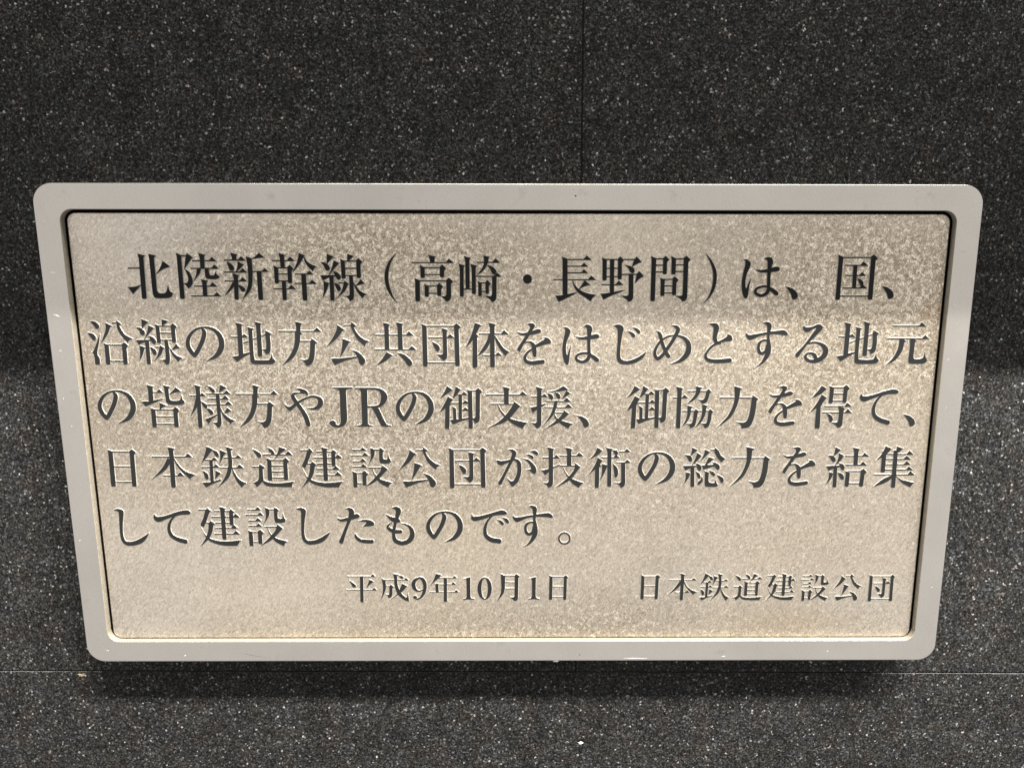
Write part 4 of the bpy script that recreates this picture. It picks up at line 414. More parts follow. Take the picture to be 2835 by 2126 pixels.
'や': '-452,1312 -6,-10 8,-12 252,-218 23,-21 0,-10 -172,-15 -187,-4 -109,-10 -60,-17 -40,-23 -42,-37 -25,-35 -22,-50 -13,-71 5,-90 13,-51 27,-60 155,-262 -26,-41 -11,-30 -182,-132 -61,-34 -51,-18 -79,-6 -29,5 -39,13 -42,30 -43,51 -42,61 -11,3 -16,-54 5,-61 27,-60 53,-91 48,-69 39,-43 26,-22 38,-22 126,-41 15,4 246,235 83,74 52,42 9,-1 185,-269 42,-72 64,-130 53,-122 94,-254 67,-214 71,-255 17,-41 29,-33 38,-22 49,-9 50,10 39,23 34,36 14,26 12,61 -5,41 -57,255 -24,91 -42,132 -70,163 -116,213 -127,213 -228,344 10,13 62,38 193,111 303,144 161,59 99,20 99,0 97,-18 87,-30 76,-41 40,-34 35,-60 8,-30 2,-31 -5,-50 -12,-41 -36,-90 -51,-81 -54,-61 -64,-51 -40,-23 -71,-31 -70,-21 -60,-11 -118,0 -177,13 -16,-8 -2,-10 6,-14 20,-9 173,-70 107,-33 137,-18 69,0 70,8 120,30 80,35 71,39 74,53 62,60 33,41 32,50 22,51 14,51 12,70 -3,101 -15,81 -29,71 -39,60 -54,53 -29,20 -57,30 -87,32 -145,38 -127,20 -137,3 -99,-13 -80,-20 -201,-71 -232,-99 -101,-51 -223,-125 -31,-11 -100,163 -78,143 -9,28 -4,41 6,20 23,21 51,33 81,40 90,27 50,5 98,-4 194,-27 40,3 31,22 9,-1 29,-16 140,-120 10,-2 32,42 26,47 7,51 -3,20 -18,50 -43,70 -51,54 -76,47 -134,53 -183,49 -108,13',
'Ｊ': '-510,1361 -7,-7 -1,-10 4,-30 10,-22 254,-23 59,-15 46,-20 40,-24 19,-18 11,-18 15,-50 15,-121 4,-181 -20,-686 3,-30 -3,-182 3,-640 -12,-245 -10,-61 -13,-41 -36,-71 -14,-21 -29,-26 -51,-21 -29,-2 -50,5 -37,14 -28,20 -14,21 -10,30 -17,102 -12,27 -47,48 -29,18 -58,23 -49,9 -60,-8 -40,-11 -50,-24 -36,-31 -20,-30 -11,-41 -2,-31 16,-61 38,-61 67,-72 77,-53 48,-21 79,-21 118,-19 88,-6 130,5 80,19 91,34 81,40 61,41 54,53 53,71 33,51 32,72 15,51 22,112 11,102 8,183 4,183 -8,567 3,192 -3,433 5,181 16,121 16,50 15,20 17,11 80,33 60,18 217,34 12,15 8,50 -7,11 -9,1 -138,0 -39,-5 -972,-5 -30,-5',
'Ｒ': '-1137,1329 -8,-10 8,-62 49,-10 117,-14 59,-12 48,-21 14,-12 28,-40 15,-40 24,-110 2,-31 -5,-1546 3,-265 -3,-224 -38,-82 -35,-41 -20,-13 -61,-20 -179,-27 -8,-11 -1,-62 15,-5 506,-2 505,0 10,1 7,6 3,62 -6,11 -158,17 -79,20 -40,33 -29,52 -8,30 18,1047 9,13 266,3 15,-5 133,-264 318,-711 140,-297 7,-5 49,-3 139,0 30,-5 416,-3 6,16 1,51 -4,10 -138,19 -40,8 -48,18 -46,27 -22,18 -29,30 -30,43 -44,84 -46,102 -136,343 -242,539 -2,10 9,5 109,22 80,30 91,49 34,26 68,58 84,94 63,90 45,81 27,61 27,91 10,70 2,50 -5,51 -18,80 -30,71 -46,80 -34,40 -57,61 -42,36 -78,54 -57,31 -106,43 -166,38 -176,20 -156,10 -246,0 -29,-4 -79,0 -29,4|-364,1189 118,7 226,0 79,-6 117,-19 87,-20 88,-30 67,-37 29,-23 19,-23 27,-60 13,-40 32,-171 0,-101 -9,-81 -43,-191 -29,-78 -31,-54 -23,-30 -59,-55 -51,-28 -90,-32 -119,-18 -217,-11 -168,0 -79,6 -4,16 5,193 -3,30 14,705 -3,30 3,111',
'御': '-885,1475 -172,-347 -63,-110 -101,-141 -176,-212 -28,-40 9,-5 40,22 400,251 219,154 227,172 4,10 -10,13 -329,231 -10,5|-319,1459 -70,-321 -62,-201 -112,-322 -6,-9 -10,4 -252,171 -10,2 -9,-7 -155,-312 -121,-232 -305,-537 3,-5 10,0 9,5 356,253 7,5 11,-5 -17,-324 -5,-31 -25,-559 -4,-337 8,-92 7,-31 11,-31 22,-14 27,4 53,37 20,4 19,-10 39,-35 20,-7 20,8 13,13 20,62 12,71 13,143 11,235 4,204 5,41 16,741 6,101 115,101 3,10 -3,7 -17,13 7,4 474,1 9,-1 5,-14 -18,-973 8,-41 -4,-13 -129,-15 -10,0 -12,7 -13,661 -7,81 -218,132 -9,5 -11,-6 37,-222 10,-671 -15,-7 -169,-10 -9,-3 -4,-11 139,-316 6,-9 20,1 499,205 239,81 299,92 8,-13 4,-30 1,-521 13,-41 13,-27 41,-24 147,-1 53,32 20,61 -3,419 2,102 8,9 103,-193 37,-61 14,-7 130,36 57,32 33,33 33,49 42,92 10,40 10,92 4,143 31,1486 11,20 124,155 3,16 -246,227 -10,0 -19,-15 -125,-102 -25,-34 -334,-1 -13,-5 -7,-32 -186,83 -19,2 -3,-23 31,-171 4,-50 4,-624 -2,-5 -10,0 -155,148 -10,4 -9,-2 -15,-14 -146,-159 -10,-5 -40,1 -4,21 8,464 5,20 335,3 16,7 8,31 -226,214 -10,0 -10,-9 -142,-155 -18,-15 -246,1 -4,4 5,10 42,60 79,130 95,91 8,10 -2,10 -311,202 -20,12|759,1124 236,3 10,-1 5,-7 -14,-745 -5,-41 -19,-892 -22,-71 -23,-41 -38,-23 -59,-12 -40,5 -10,8 -4,33 -13,1698 -3,71 -5,10|-555,605 106,89 180,164 129,-1 4,-20 -9,-464 -5,-21 -444,-1 -49,10 -6,12 132,182 -3,14 -34,26|-683,332 10,7 6,-6 16,-41 1,-10 -5,-4 -44,24 1,11|81,272 14,5 385,-1 4,-14 0,-202 4,-30 0,-132 -5,-17 -10,5 -175,164 -20,-12 -146,-160 -15,-4 -39,11 -5,23|77,-158 15,-35 14,-12 375,-2 5,-6 2,-31 -1,-112 3,-30 -2,-274 -362,-63 -59,-6 -5,18 10,518',
'支': '-1380,918 25,-71 14,-12 1132,0 10,-1 5,-17 -4,-514 -5,-17 -869,-1 -10,-3 -4,-10 -1,-40 1,-20 14,-5 424,0 20,-5 93,-284 31,-81 44,-91 80,-132 70,-92 105,-111 7,-11 -4,-10 -88,-96 -140,-133 -110,-91 -99,-70 -200,-122 -459,-250 -30,-23 10,-6 10,1 428,135 338,114 160,60 139,60 99,54 99,62 91,67 16,-6 213,-184 87,-63 98,-62 278,-143 297,-135 15,5 102,184 58,82 74,63 90,59 6,10 -6,11 -10,3 -634,137 -347,92 -168,60 -24,13 -2,11 146,150 117,134 324,416 138,122 -2,10 -13,10 -401,289 -13,-6 -56,-120 -10,-8 -277,-1 -19,6 2,536 11,8 10,0 1151,3 15,30 -4,15 -255,238 -10,5 -14,-7 -183,-204 -710,-2 -10,5 -2,10 2,201 24,101 59,80 3,10 -4,6 -10,6 -451,109 -11,-11 71,-301 0,-201 -5,-14 -1103,-1 -69,11|-605,202 16,5 948,0 21,-5 -38,-71 -112,-182 -129,-193 -110,-142 -101,-120 -10,-4 -110,114 -135,165 -100,159',
'援': '-308,1056 -5,-6 5,-7 40,-1 413,16 148,10 246,30 423,64 167,17 5,12 -352,271 -19,-8 -147,-97 -147,-89 -147,-71 -118,-38 -99,-24|-1046,1404 -1,-13 72,-302 -1,-321 -11,-8 -10,0 -315,0 -60,12 -15,-5 0,-10 23,-60 12,-11 355,-1 10,-1 7,-7 -2,-576 -5,-10 -10,-3 -405,-96 -10,-12 126,-305 12,-29 10,-10 10,2 20,13 237,172 10,5 5,-10 -2,-590 -4,-31 -1,-112 -5,-30 -21,-62 -19,-30 -12,-11 -30,-15 -29,-5 -109,-2 -120,10 -19,-3 -4,-5 6,-10 161,-143 73,-72 52,-71 37,-72 12,-11 10,-1 139,40 50,27 61,68 51,102 11,41 10,123 2,804 4,40 0,233 7,14 50,28 197,100 40,101 -10,11 -267,-93 -15,1 0,485 4,6 10,2 365,0 10,1 10,9 6,22 -2,10 -14,15 -188,174 -30,23 -39,-35 -128,-139 -5,23 3,302 25,110 59,80 2,10 -16,13 -393,100 -40,9|972,1148 -89,-158 -77,-151 -126,-264 -3,-9 3,-7 20,4 275,197 127,82 147,85 10,12 -10,14 -248,188 -19,12|199,1040 1,-20 71,-192 43,-100 38,-71 46,-50 27,-20 28,-14 59,-3 30,16 30,41 11,30 5,30 -3,41 -34,100 -27,51 -29,40 -24,25 -30,20 -59,29 -168,50 -10,1|-278,964 -4,-5 2,-10 68,-181 43,-101 36,-60 54,-59 49,-33 49,-8 20,5 20,12 29,33 15,29 7,31 -1,40 -9,50 -18,61 -40,70 -34,35 -30,19 -39,17 -109,33 -98,24|-326,462 -6,-7 4,-20 19,-51 13,-11 444,-1 10,-1 5,-7 -3,-30 -39,-222 -20,-81 -495,-3 -69,16 -13,-3 -1,-11 11,-30 13,-30 10,-14 514,-2 13,-4 -1,-11 -38,-131 -59,-153 -77,-162 -60,-112 -72,-122 -66,-102 -110,-153 -186,-245 -7,-11 3,-7 10,0 30,26 198,184 111,104 156,158 109,127 50,71 77,131 10,-10 28,-131 31,-102 49,-102 43,-61 -2,-10 -235,-208 -443,-344 -8,-10 5,-10 288,119 258,113 148,74 89,50 70,45 9,1 170,-137 130,-93 120,-73 199,-110 20,-5 8,6 69,123 47,71 43,46 109,76 5,11 -5,8 -488,131 -229,74 -20,12 375,338 115,120 3,10 -8,10 -311,218 -14,-5 -64,-121 -10,-12 -535,-1 -13,2 -1,10 98,274 5,11 8,4 1019,1 23,5 7,30 -11,16 -259,237 -9,0 -12,-10 -168,-192 -17,-12 -553,1 -3,11 34,141 34,172 12,17 820,1 13,3 11,10 5,20 -8,20 -261,238 -10,0 -7,-6 -169,-193 -19,-13 -1047,-1|191,-373 7,-12 4,-31 9,-4 486,-1 14,-5 -22,-41 -71,-96 -165,-178 -41,-32 -45,42 -46,61 -52,81 -80,143 -14,30 5,21',
'協': '-368,1127 1,-60 11,-8 504,0 6,-2 4,-10 -24,-81 -27,-60 -55,-101 -65,-101 -114,-151 -279,-314 -3,-10 6,-6 10,2 184,102 203,121 77,51 96,79 77,86 76,111 84,161 39,121 11,2 387,-2 3,-20 -9,-61 -50,-252 -36,-100 -16,-31 -22,-27 -38,-27 -68,-21 -80,0 -169,25 -10,1 -4,-12 138,-109 33,-32 54,-81 35,-71 12,-10 130,27 88,34 29,20 30,31 29,40 28,51 45,111 34,101 71,312 87,89 6,12 -3,10 -54,61 -111,120 -25,21 -18,-11 -115,-125 -404,1 -4,13 13,51 90,100 20,30 -19,13 -409,109 -10,-8 -1,-13 27,-191 3,-91 -7,-14 -513,-1|-1148,1421 -2,-23 73,-301 -2,-393 -4,-9 -20,-4 -207,0 -60,14 -9,-11 29,-71 13,-7 237,-1 12,-2 5,-10 3,-202 -4,-31 2,-212 -3,-31 -8,-1477 22,-61 13,-14 30,-18 21,-6 129,-1 20,5 39,26 19,49 3,20 12,1953 7,10 14,2 395,1 14,7 6,30 -27,31 -191,171 -19,15 -9,1 -152,-172 -10,-6 -22,1 -5,10 -1,20 2,373 34,120 51,71 4,10 -3,10 -431,112|618,202 0,-64 13,-132 6,-223 -11,-8 -169,0 -10,-3 -4,-10 2,-50 5,-14 169,-2 14,-5 -16,-132 -40,-183 -55,-174 -81,-183 -102,-174 -160,-246 -5,-10 3,-7 20,5 173,143 104,94 78,85 154,-103 62,-55 32,-49 55,-139 20,0 59,14 59,19 28,13 40,29 29,33 28,44 57,130 53,174 32,143 9,71 11,143 8,193 88,112 3,21 -193,177 -20,14 -17,-8 -65,-102 -12,-7 -179,0 -4,7 -2,20 5,142 21,31 91,101 7,10 0,11 -33,13 -321,90 -30,8|-369,128 -2,-21 3,-81 5,-30 6,-215 -19,-6 -268,0 -10,-1 -7,-12 2,-51 8,-14 288,-1 6,-5 2,-10 -1,-71 -9,-92 -25,-142 -35,-133 -34,-102 -82,-184 -176,-317 5,-6 10,4 173,168 84,90 12,5 173,-95 46,-33 26,-26 26,-45 13,-62 2,-61 6,-14 10,-4 118,35 98,40 58,43 29,36 20,38 25,71 20,82 63,378 41,306 9,20 70,94 5,18 -78,63 -153,110 -10,-4 -75,-107 -9,-8 -218,0 -6,17 -1,122 87,86 38,46 -20,12 -330,71|-121,-309 16,5 158,0 21,-5 -30,-448 -15,-122 -24,-102 -22,-51 -31,-41 -37,-25 -49,-18 -49,-10 -30,-1 -70,11 -130,31 -2,12 6,10 64,82 45,71 37,72 57,132 26,72 35,122 16,91 3,92|883,-309 14,6 139,0 14,-6 -33,-437 -23,-164 -24,-92 -18,-41 -27,-30 -25,-15 -59,-18 -49,-6 -60,4 -155,25 -9,10 62,92 65,112 100,214 60,173 18,82',
'力': '-1217,683 -4,-10 2,-50 2,-10 13,-5 950,0 11,-5 2,-10 -5,-101 -14,-111 -24,-122 -32,-121 -34,-102 -45,-122 -82,-193 -70,-142 -57,-102 -84,-132 -83,-113 -94,-112 -191,-209 -304,-315 -7,-8 1,-10 7,-3 260,185 212,154 173,133 144,122 104,106 66,80 74,106 57,98 46,91 115,275 53,142 40,131 44,173 42,222 5,10 17,5 801,0 20,-5 -52,-648 -35,-294 -30,-163 -48,-194 -29,-80 -50,-104 -37,-51 -23,-22 -58,-40 -48,-22 -89,-22 -59,-8 -50,0 -120,17 -202,45 -10,2 -4,-11 211,-149 75,-66 34,-51 14,-31 20,-61 19,-82 14,-17 238,15 69,10 79,20 68,30 56,44 39,43 50,70 54,102 52,133 59,194 64,306 35,234 19,193 23,507 6,12 94,101 5,8 -6,13 -360,243 -10,-4 -40,-121 -12,-16 -841,-1 -7,7 0,10 18,202 4,252 122,135 5,15 -66,21 -460,120 -6,-10 0,-20 35,-302 13,-161 7,-131 -1,-133 -20,-6',
'得': '-204,1435 30,-221 -21,-858 6,-40 21,-41 48,-27 139,1 41,26 17,51 2,40 10,5 635,0 11,-4 23,-51 52,-32 129,0 48,28 19,65 22,727 106,119 28,42 5,20 -29,30 -206,181 -29,20 -144,-131 -6,-20 -6,-4 -751,-1 -184,81 -10,1|-728,1445 -169,-251 -121,-166 -190,-227 -177,-197 -4,-15 16,-4 336,142 154,73 104,58 85,62 70,62 234,256 3,6 -5,11 -279,172 -41,24 -10,0|118,1285 625,1 8,-11 1,-10 -8,-333 -13,-5 -624,1 -6,4 0,61 10,262|-683,851 -202,-404 -148,-273 -110,-173 -279,-396 0,-10 7,-3 5,3 412,299 9,6 8,-10 -23,-356 -9,-449 2,-328 10,-133 14,-62 21,-41 25,-17 30,0 69,13 20,-5 52,-25 40,-3 29,20 21,48 14,82 4,51 4,226 -12,388 2,31 -27,600 -3,163 96,91 -1,10 -23,20 1,10 50,61 79,112 153,242 -5,11 -301,193 -20,12|102,852 635,1 5,-11 1,-41 -7,-303 -2,-40 -5,-10 -640,-1 -7,11 12,353|-437,93 -4,-10 2,-11 28,-60 11,-7 864,-1 10,-1 11,-11 72,-275 -3,-61 -4,-4 -1044,-1 -60,12 -10,-7 30,-71 16,-12 1064,-2 6,-17 -18,-459 -14,-72 -20,-51 -19,-20 -17,-11 -69,-12 -270,15 -18,-2 -4,-11 245,-161 95,-74 44,-51 46,-81 10,-11 118,29 49,20 28,18 26,25 30,41 43,102 8,31 4,71 -2,113 10,521 3,40 5,7 537,1 11,3 9,20 0,20 -15,16 -245,213 -32,22 -9,-3 -28,-32 -140,-175 -15,-5 -69,1 -7,4 -1,41 8,40 24,82 56,84 3,7 -4,10 -274,70 -11,9 -10,3 695,2 20,5 5,23 -9,23 -277,238 -10,2 -11,-9 -161,-200 -10,-5 -1261,-1|-258,-455 145,-297 22,-61 25,-113 23,-71 16,-23 31,-20 60,-3 39,12 29,20 20,24 27,62 7,30 3,72 -13,51 -34,71 -35,51 -46,56 -32,30 -31,21 -52,28 -103,39 -91,29',
'て': '-1208,922 -45,-85 -25,-71 -5,-40 4,-61 15,-71 25,-61 36,-45 54,-50 35,-26 49,-24 30,-10 50,-8 60,4 68,15 87,31 354,158 299,99 137,39 -131,-114 -50,-58 -42,-61 -68,-121 -43,-92 -57,-162 -30,-132 -9,-91 -1,-112 9,-102 13,-71 21,-82 26,-71 22,-51 48,-82 79,-97 76,-71 46,-36 92,-65 106,-62 83,-40 134,-52 359,-111 50,-3 30,4 57,30 29,33 19,41 5,20 -1,52 -6,30 -25,51 -51,52 -46,22 -306,78 -185,60 -104,50 -105,63 -64,48 -56,56 -36,51 -36,72 -39,122 -22,142 1,82 6,71 29,132 38,121 49,122 35,71 28,46 44,60 82,91 146,140 184,51 195,38 118,11 278,0 49,5 77,20 38,17 38,25 19,22 18,40 -2,40 -6,20 -13,29 -23,30 -32,26 -31,17 -51,20 -51,13 -60,8 -69,1 -167,-21 -233,-50 -251,-69 -164,-52 -414,-148 -193,-60 -214,-49 -156,-22 -139,-3 -40,3 -40,13 -35,21 -20,20 -22,31 -45,84 -11,6',
'日': '-938,1284 28,-233 -43,-2202 1,-72 18,-61 43,-32 19,-4 147,0 47,25 20,21 27,61 2,164 11,5 1072,0 20,-6 -3,-174 17,-61 9,-11 47,-25 136,0 20,5 42,24 12,17 21,51 5,72 40,2051 2,10 35,51 94,121 2,10 -5,7 -229,223 -20,-7 -136,-99 -28,-24 -9,-20 -16,-5 -1131,1 -38,11 -250,108 -18,6|-595,1091 1117,1 3,-11 0,-81 -24,-859 -7,-7 -10,0 -1077,0 -19,6 8,840 4,101|-614,50 22,6 1088,-2 5,-14 -3,-173 -18,-763 -2,-51 -6,-21 -1094,1 -7,30',
'本': '-1356,784 16,-71 4,-10 10,-4 1027,-1 16,-5 -63,-121 -162,-283 -136,-213 -90,-122 -77,-91 -153,-168 -140,-142 -384,-372 -16,-21 2,-7 20,5 560,358 249,172 120,93 99,92 82,91 77,102 98,149 10,4 -15,-723 -5,-40 -429,-2 -67,16 -8,-4 -2,-10 20,-71 11,-5 458,-1 16,-5 3,-20 -17,-664 2,-31 12,-51 20,-24 37,-21 10,-2 146,2 52,30 29,55 7,41 11,563 6,122 17,5 555,0 14,5 13,31 -14,20 -231,237 -10,-3 -203,-211 -20,-5 -118,3 -2,91 19,863 1,50 7,25 45,-136 63,-132 102,-172 148,-213 98,-127 124,-143 376,-387 9,-5 15,10 70,92 45,49 31,26 82,48 155,70 3,10 -4,5 -285,93 -141,52 -94,41 -83,44 -75,47 -73,52 -73,60 -90,87 -88,101 -73,100 -136,222 -152,284 1,30 19,5 1183,0 6,5 9,20 -1,24 -232,240 -9,2 -10,-6 -202,-205 -756,-1 -6,17 3,201 4,91 10,121 9,30 60,70 3,10 -15,13 -435,109 -7,-11 1,-20 59,-272 4,-40 -6,-292 -4,-22 -20,-6 -1085,0 -57,12|-205,693 13,5 15,-5 1,-81 -7,-30',
'鉄': '-992,1445 -102,-342 -65,-192 -83,-201 -193,-425 8,-9 11,7 243,240 9,-8 13,-48 11,-7 243,-1 9,-5 4,-7 -10,-375 -3,-31 -5,-4 -466,0 -58,14 -9,-1 -5,-8 15,-61 12,-17 496,-1 9,-1 9,-12 -27,-917 20,-71 -64,-15 -158,-18 -352,-16 -10,-4 -4,-8 239,-338 9,-3 247,149 174,92 293,123 312,119 41,113 -3,9 -9,3 -470,-148 -30,-8 -4,11 21,846 3,71 5,20 391,3 15,7 8,31 -44,50 -164,166 -9,0 -21,-18 -151,-158 -18,-4 -9,4 11,406 8,10 14,2 292,1 7,7 8,20 -2,15 -207,210 -10,-1 -10,-10 -129,-133 -40,-35 -378,0 -43,15 4,10 110,121 90,111 244,320 72,54 10,-11 78,-181 66,-131 46,-71 47,-42 47,-19 29,0 30,10 33,31 23,50 5,30 -7,61 -15,50 -51,101 -37,45 -37,29 -55,30 -151,52 -6,5 16,20 -1,10 -6,6 -399,209 -19,7|285,1431 -7,-7 1,-10 83,-291 17,-252 6,-172 -11,-7 -10,-1 -204,1 -67,13 -7,-6 0,-10 17,-61 12,-11 253,-1 9,-1 7,-7 4,-293 -14,-183 -22,-121 -11,-21 -11,-2 -467,0 -67,14 -11,-10 20,-73 13,-5 487,0 17,-5 -22,-81 -83,-224 -84,-183 -70,-133 -54,-92 -88,-132 -110,-154 -223,-297 -22,-30 -3,-11 4,-4 9,0 440,371 197,186 91,102 54,71 46,72 67,132 63,173 62,225 10,-21 11,-194 29,-152 52,-163 77,-194 91,-194 59,-103 144,-205 95,-123 5,-6 10,0 114,160 68,63 124,90 9,11 -2,10 -202,92 -105,58 -93,70 -64,61 -45,52 -93,127 -82,144 -68,151 -106,275 21,5 691,0 16,5 12,30 -5,13 -199,203 -37,35 -9,3 -31,-25 -148,-159 -31,-28 -296,-1 -2,21 13,101 19,253 3,122 -3,121 11,7 10,1 602,0 10,2 6,10 7,20 -1,10 -208,212 -9,0 -13,-10 -165,-167 -233,-2 -19,6 -30,405 0,51 132,129 3,12 -68,24|-118,1213 -6,-30 2,-312 -15,-232 -28,-162 -77,-324 10,-9 13,19 223,435 90,162 46,70 54,71 77,81 24,30 -12,13 -290,142 -103,50|-509,-223 -13,-71 -64,-499 -1,-21 6,-9 16,9 385,372 10,16 -27,23 -251,153 -47,27 -9,4|-1381,-239 -6,-14 1,-10 51,-234 49,-194 40,-112 29,-43 38,-23 28,-7 29,-1 40,9 21,16 14,18 14,41 9,72 -6,101 -20,92 -17,41 -37,63 -55,51 -73,52 -102,61 -38,21',
'道': '-280,1383 -6,-10 2,-10 155,-302 66,-101 42,-40 2,-10 -525,-2 -58,14 -9,-2 -5,-20 20,-61 18,-7 891,-3 -6,-20 -77,-121 -117,-172 -14,-7 -174,1 -264,122 -10,1 -7,-6 0,-30 26,-192 -33,-1271 18,-60 9,-13 37,-23 157,1 38,23 8,10 25,61 3,62 5,11 10,1 771,0 11,-13 1,-41 13,-40 8,-12 37,-24 137,-2 30,15 26,23 23,61 15,1068 16,31 110,141 4,21 -207,212 -17,15 -9,1 -143,-115 -21,-20 -11,-19 -574,-1 -19,3 -3,5 169,164 165,150 874,2 13,7 9,30 -5,10 -242,242 -9,0 -21,-18 -145,-158 -32,-32 -10,-5 -337,2 1,10 10,10 110,95 113,87 162,116 10,14 -8,12 -29,12 -407,157 -9,-3 -5,-7 -54,-231 -39,-131 -57,-131 -14,-12 -10,-1 -164,1 -5,12 9,40 -4,41 -20,50 -58,101 -68,80 -54,41 -56,30 -75,33|-1275,1273 -6,-10 3,-10 137,-262 104,-172 65,-91 53,-51 47,-21 58,-2 30,11 21,15 14,18 21,40 13,51 3,40 -12,61 -31,52 -66,69 -127,95 -84,49|-42,428 20,5 768,-2 4,-16 -7,-284 -16,-5 -769,1 -6,4 -4,20 7,193 -3,30|-1390,40 -6,-61 10,-7 438,-1 10,-2 4,-10 -2,-275 -13,-234 -29,-224 -15,-82 -66,-87 -52,-46 -81,-44 -191,-75 -10,-14 8,-11 111,-87 27,-30 38,-56 59,-110 9,-7 102,96 286,291 9,-9 34,-67 53,-71 42,-52 51,-44 47,-31 47,-22 58,-19 87,-19 223,-24 566,-20 734,-4 20,2 5,6 19,103 23,82 46,82 79,102 6,20 -7,4 -503,-66 -276,-31 -245,-16 -254,0 -224,13 -175,24 -86,19 -67,21 -94,43 -125,82 1,41 -14,21 -2,10 5,693 6,14 118,128 5,10 -3,10 -272,195 -19,9 -13,-11 -65,-144 -458,-3|-47,46 779,1 10,-7 1,-41 -7,-285 -16,-5 -770,1 -7,5 -3,10 6,284 2,31|-55,-371 780,1 10,-5 1,-13 -7,-326 -16,-5 -771,1 -9,5 -2,10 6,285 3,41',
'建': '-285,1142 -5,-9 -3,-51 4,-9 9,-3 408,0 10,0 10,-8 -1,-272 -3,-61 -5,-4 -573,-1 -58,12 -11,-7 21,-71 5,-9 9,-3 593,0 10,0 11,-8 -3,-293 -3,-41 -4,-4 -409,-1 -9,-5 -3,-10 -3,-41 2,-11 19,-7 401,-2 9,-20 -5,-193 3,-31 -4,-51 -21,-5 -360,0 -58,13 -14,-7 16,-62 13,-21 419,-2 6,-7 1,-71 -3,-255 -3,-11 -20,-4 -458,0 -68,14 -5,-9 2,-10 22,-61 6,-6 19,-2 498,-2 6,-21 -1,-252 17,-55 9,-10 38,-23 20,-3 127,1 40,22 14,13 24,61 2,225 2,31 5,11 898,1 10,1 8,7 8,30 -6,11 -249,244 -31,-25 -175,-192 -450,-1 -16,5 -4,10 3,305 1,21 5,6 770,1 20,3 6,10 7,30 -29,33 -214,213 -9,5 -20,-9 -3,2 21,112 12,253 -3,31 4,111 4,6 10,2 399,0 14,12 7,30 -250,249 -10,0 -10,-8 -144,-157 -10,-9 -6,6 -4,21 5,161 83,121 0,20 -181,135 -57,37 -12,-10 -79,-101 -12,-7 -291,0 -7,7 8,70 62,81 4,10 -9,10 -421,112 -11,-11 58,-252 2,-20 -6,-7|-1357,1235 -5,-62 11,-7 446,-1 10,-2 3,-10 -109,-343 -68,-192 -35,-81 -134,-253 -35,-81 -7,-30 -3,-61 4,-21 15,-30 41,-41 85,-45 29,-3 30,17 35,41 41,71 54,111 10,12 195,1 10,-1 4,-11 -41,-325 -41,-214 -57,-183 -58,-143 -14,-21 -50,52 -77,113 -71,142 -116,285 -12,13 -4,-3 -2,-10 10,-31 145,-407 49,-123 67,-132 4,-21 -31,-60 -63,-103 -127,-185 -207,-276 -4,-11 6,-6 15,6 293,244 247,225 93,-83 69,-48 73,-43 105,-52 143,-61 97,-32 241,-63 213,-38 225,-24 382,0 324,13 49,8 136,230 122,154 6,10 -10,11 -472,-54 -324,-30 -177,-11 -235,0 -126,11 -127,17 -126,23 -125,30 -145,42 -143,50 -96,42 -57,32 3,12 64,92 54,91 66,133 34,82 46,142 74,356 111,122 -4,14 -252,199 -19,10 -15,-10 -89,-112 -10,-4 -205,-1 -11,5 293,698 11,18 93,91 6,12 -21,30 -204,205 -12,-4 -78,-100 -14,-11 -504,-2|438,1064 20,6 272,-1 4,-17 -6,-172 3,-30 -3,-111 -6,-14 -272,-1 -13,5 -3,111|436,640 20,6 253,0 9,-1 7,-7 1,-314 -2,-20 -4,-4 -272,-1 -14,5 -3,91|439,223 287,1 21,-103 21,-32 19,-10 20,0 69,23 48,-6 6,-5 -151,-165 -19,-3 -322,1 -6,4 -4,31 5,193 -3,30 2,31',
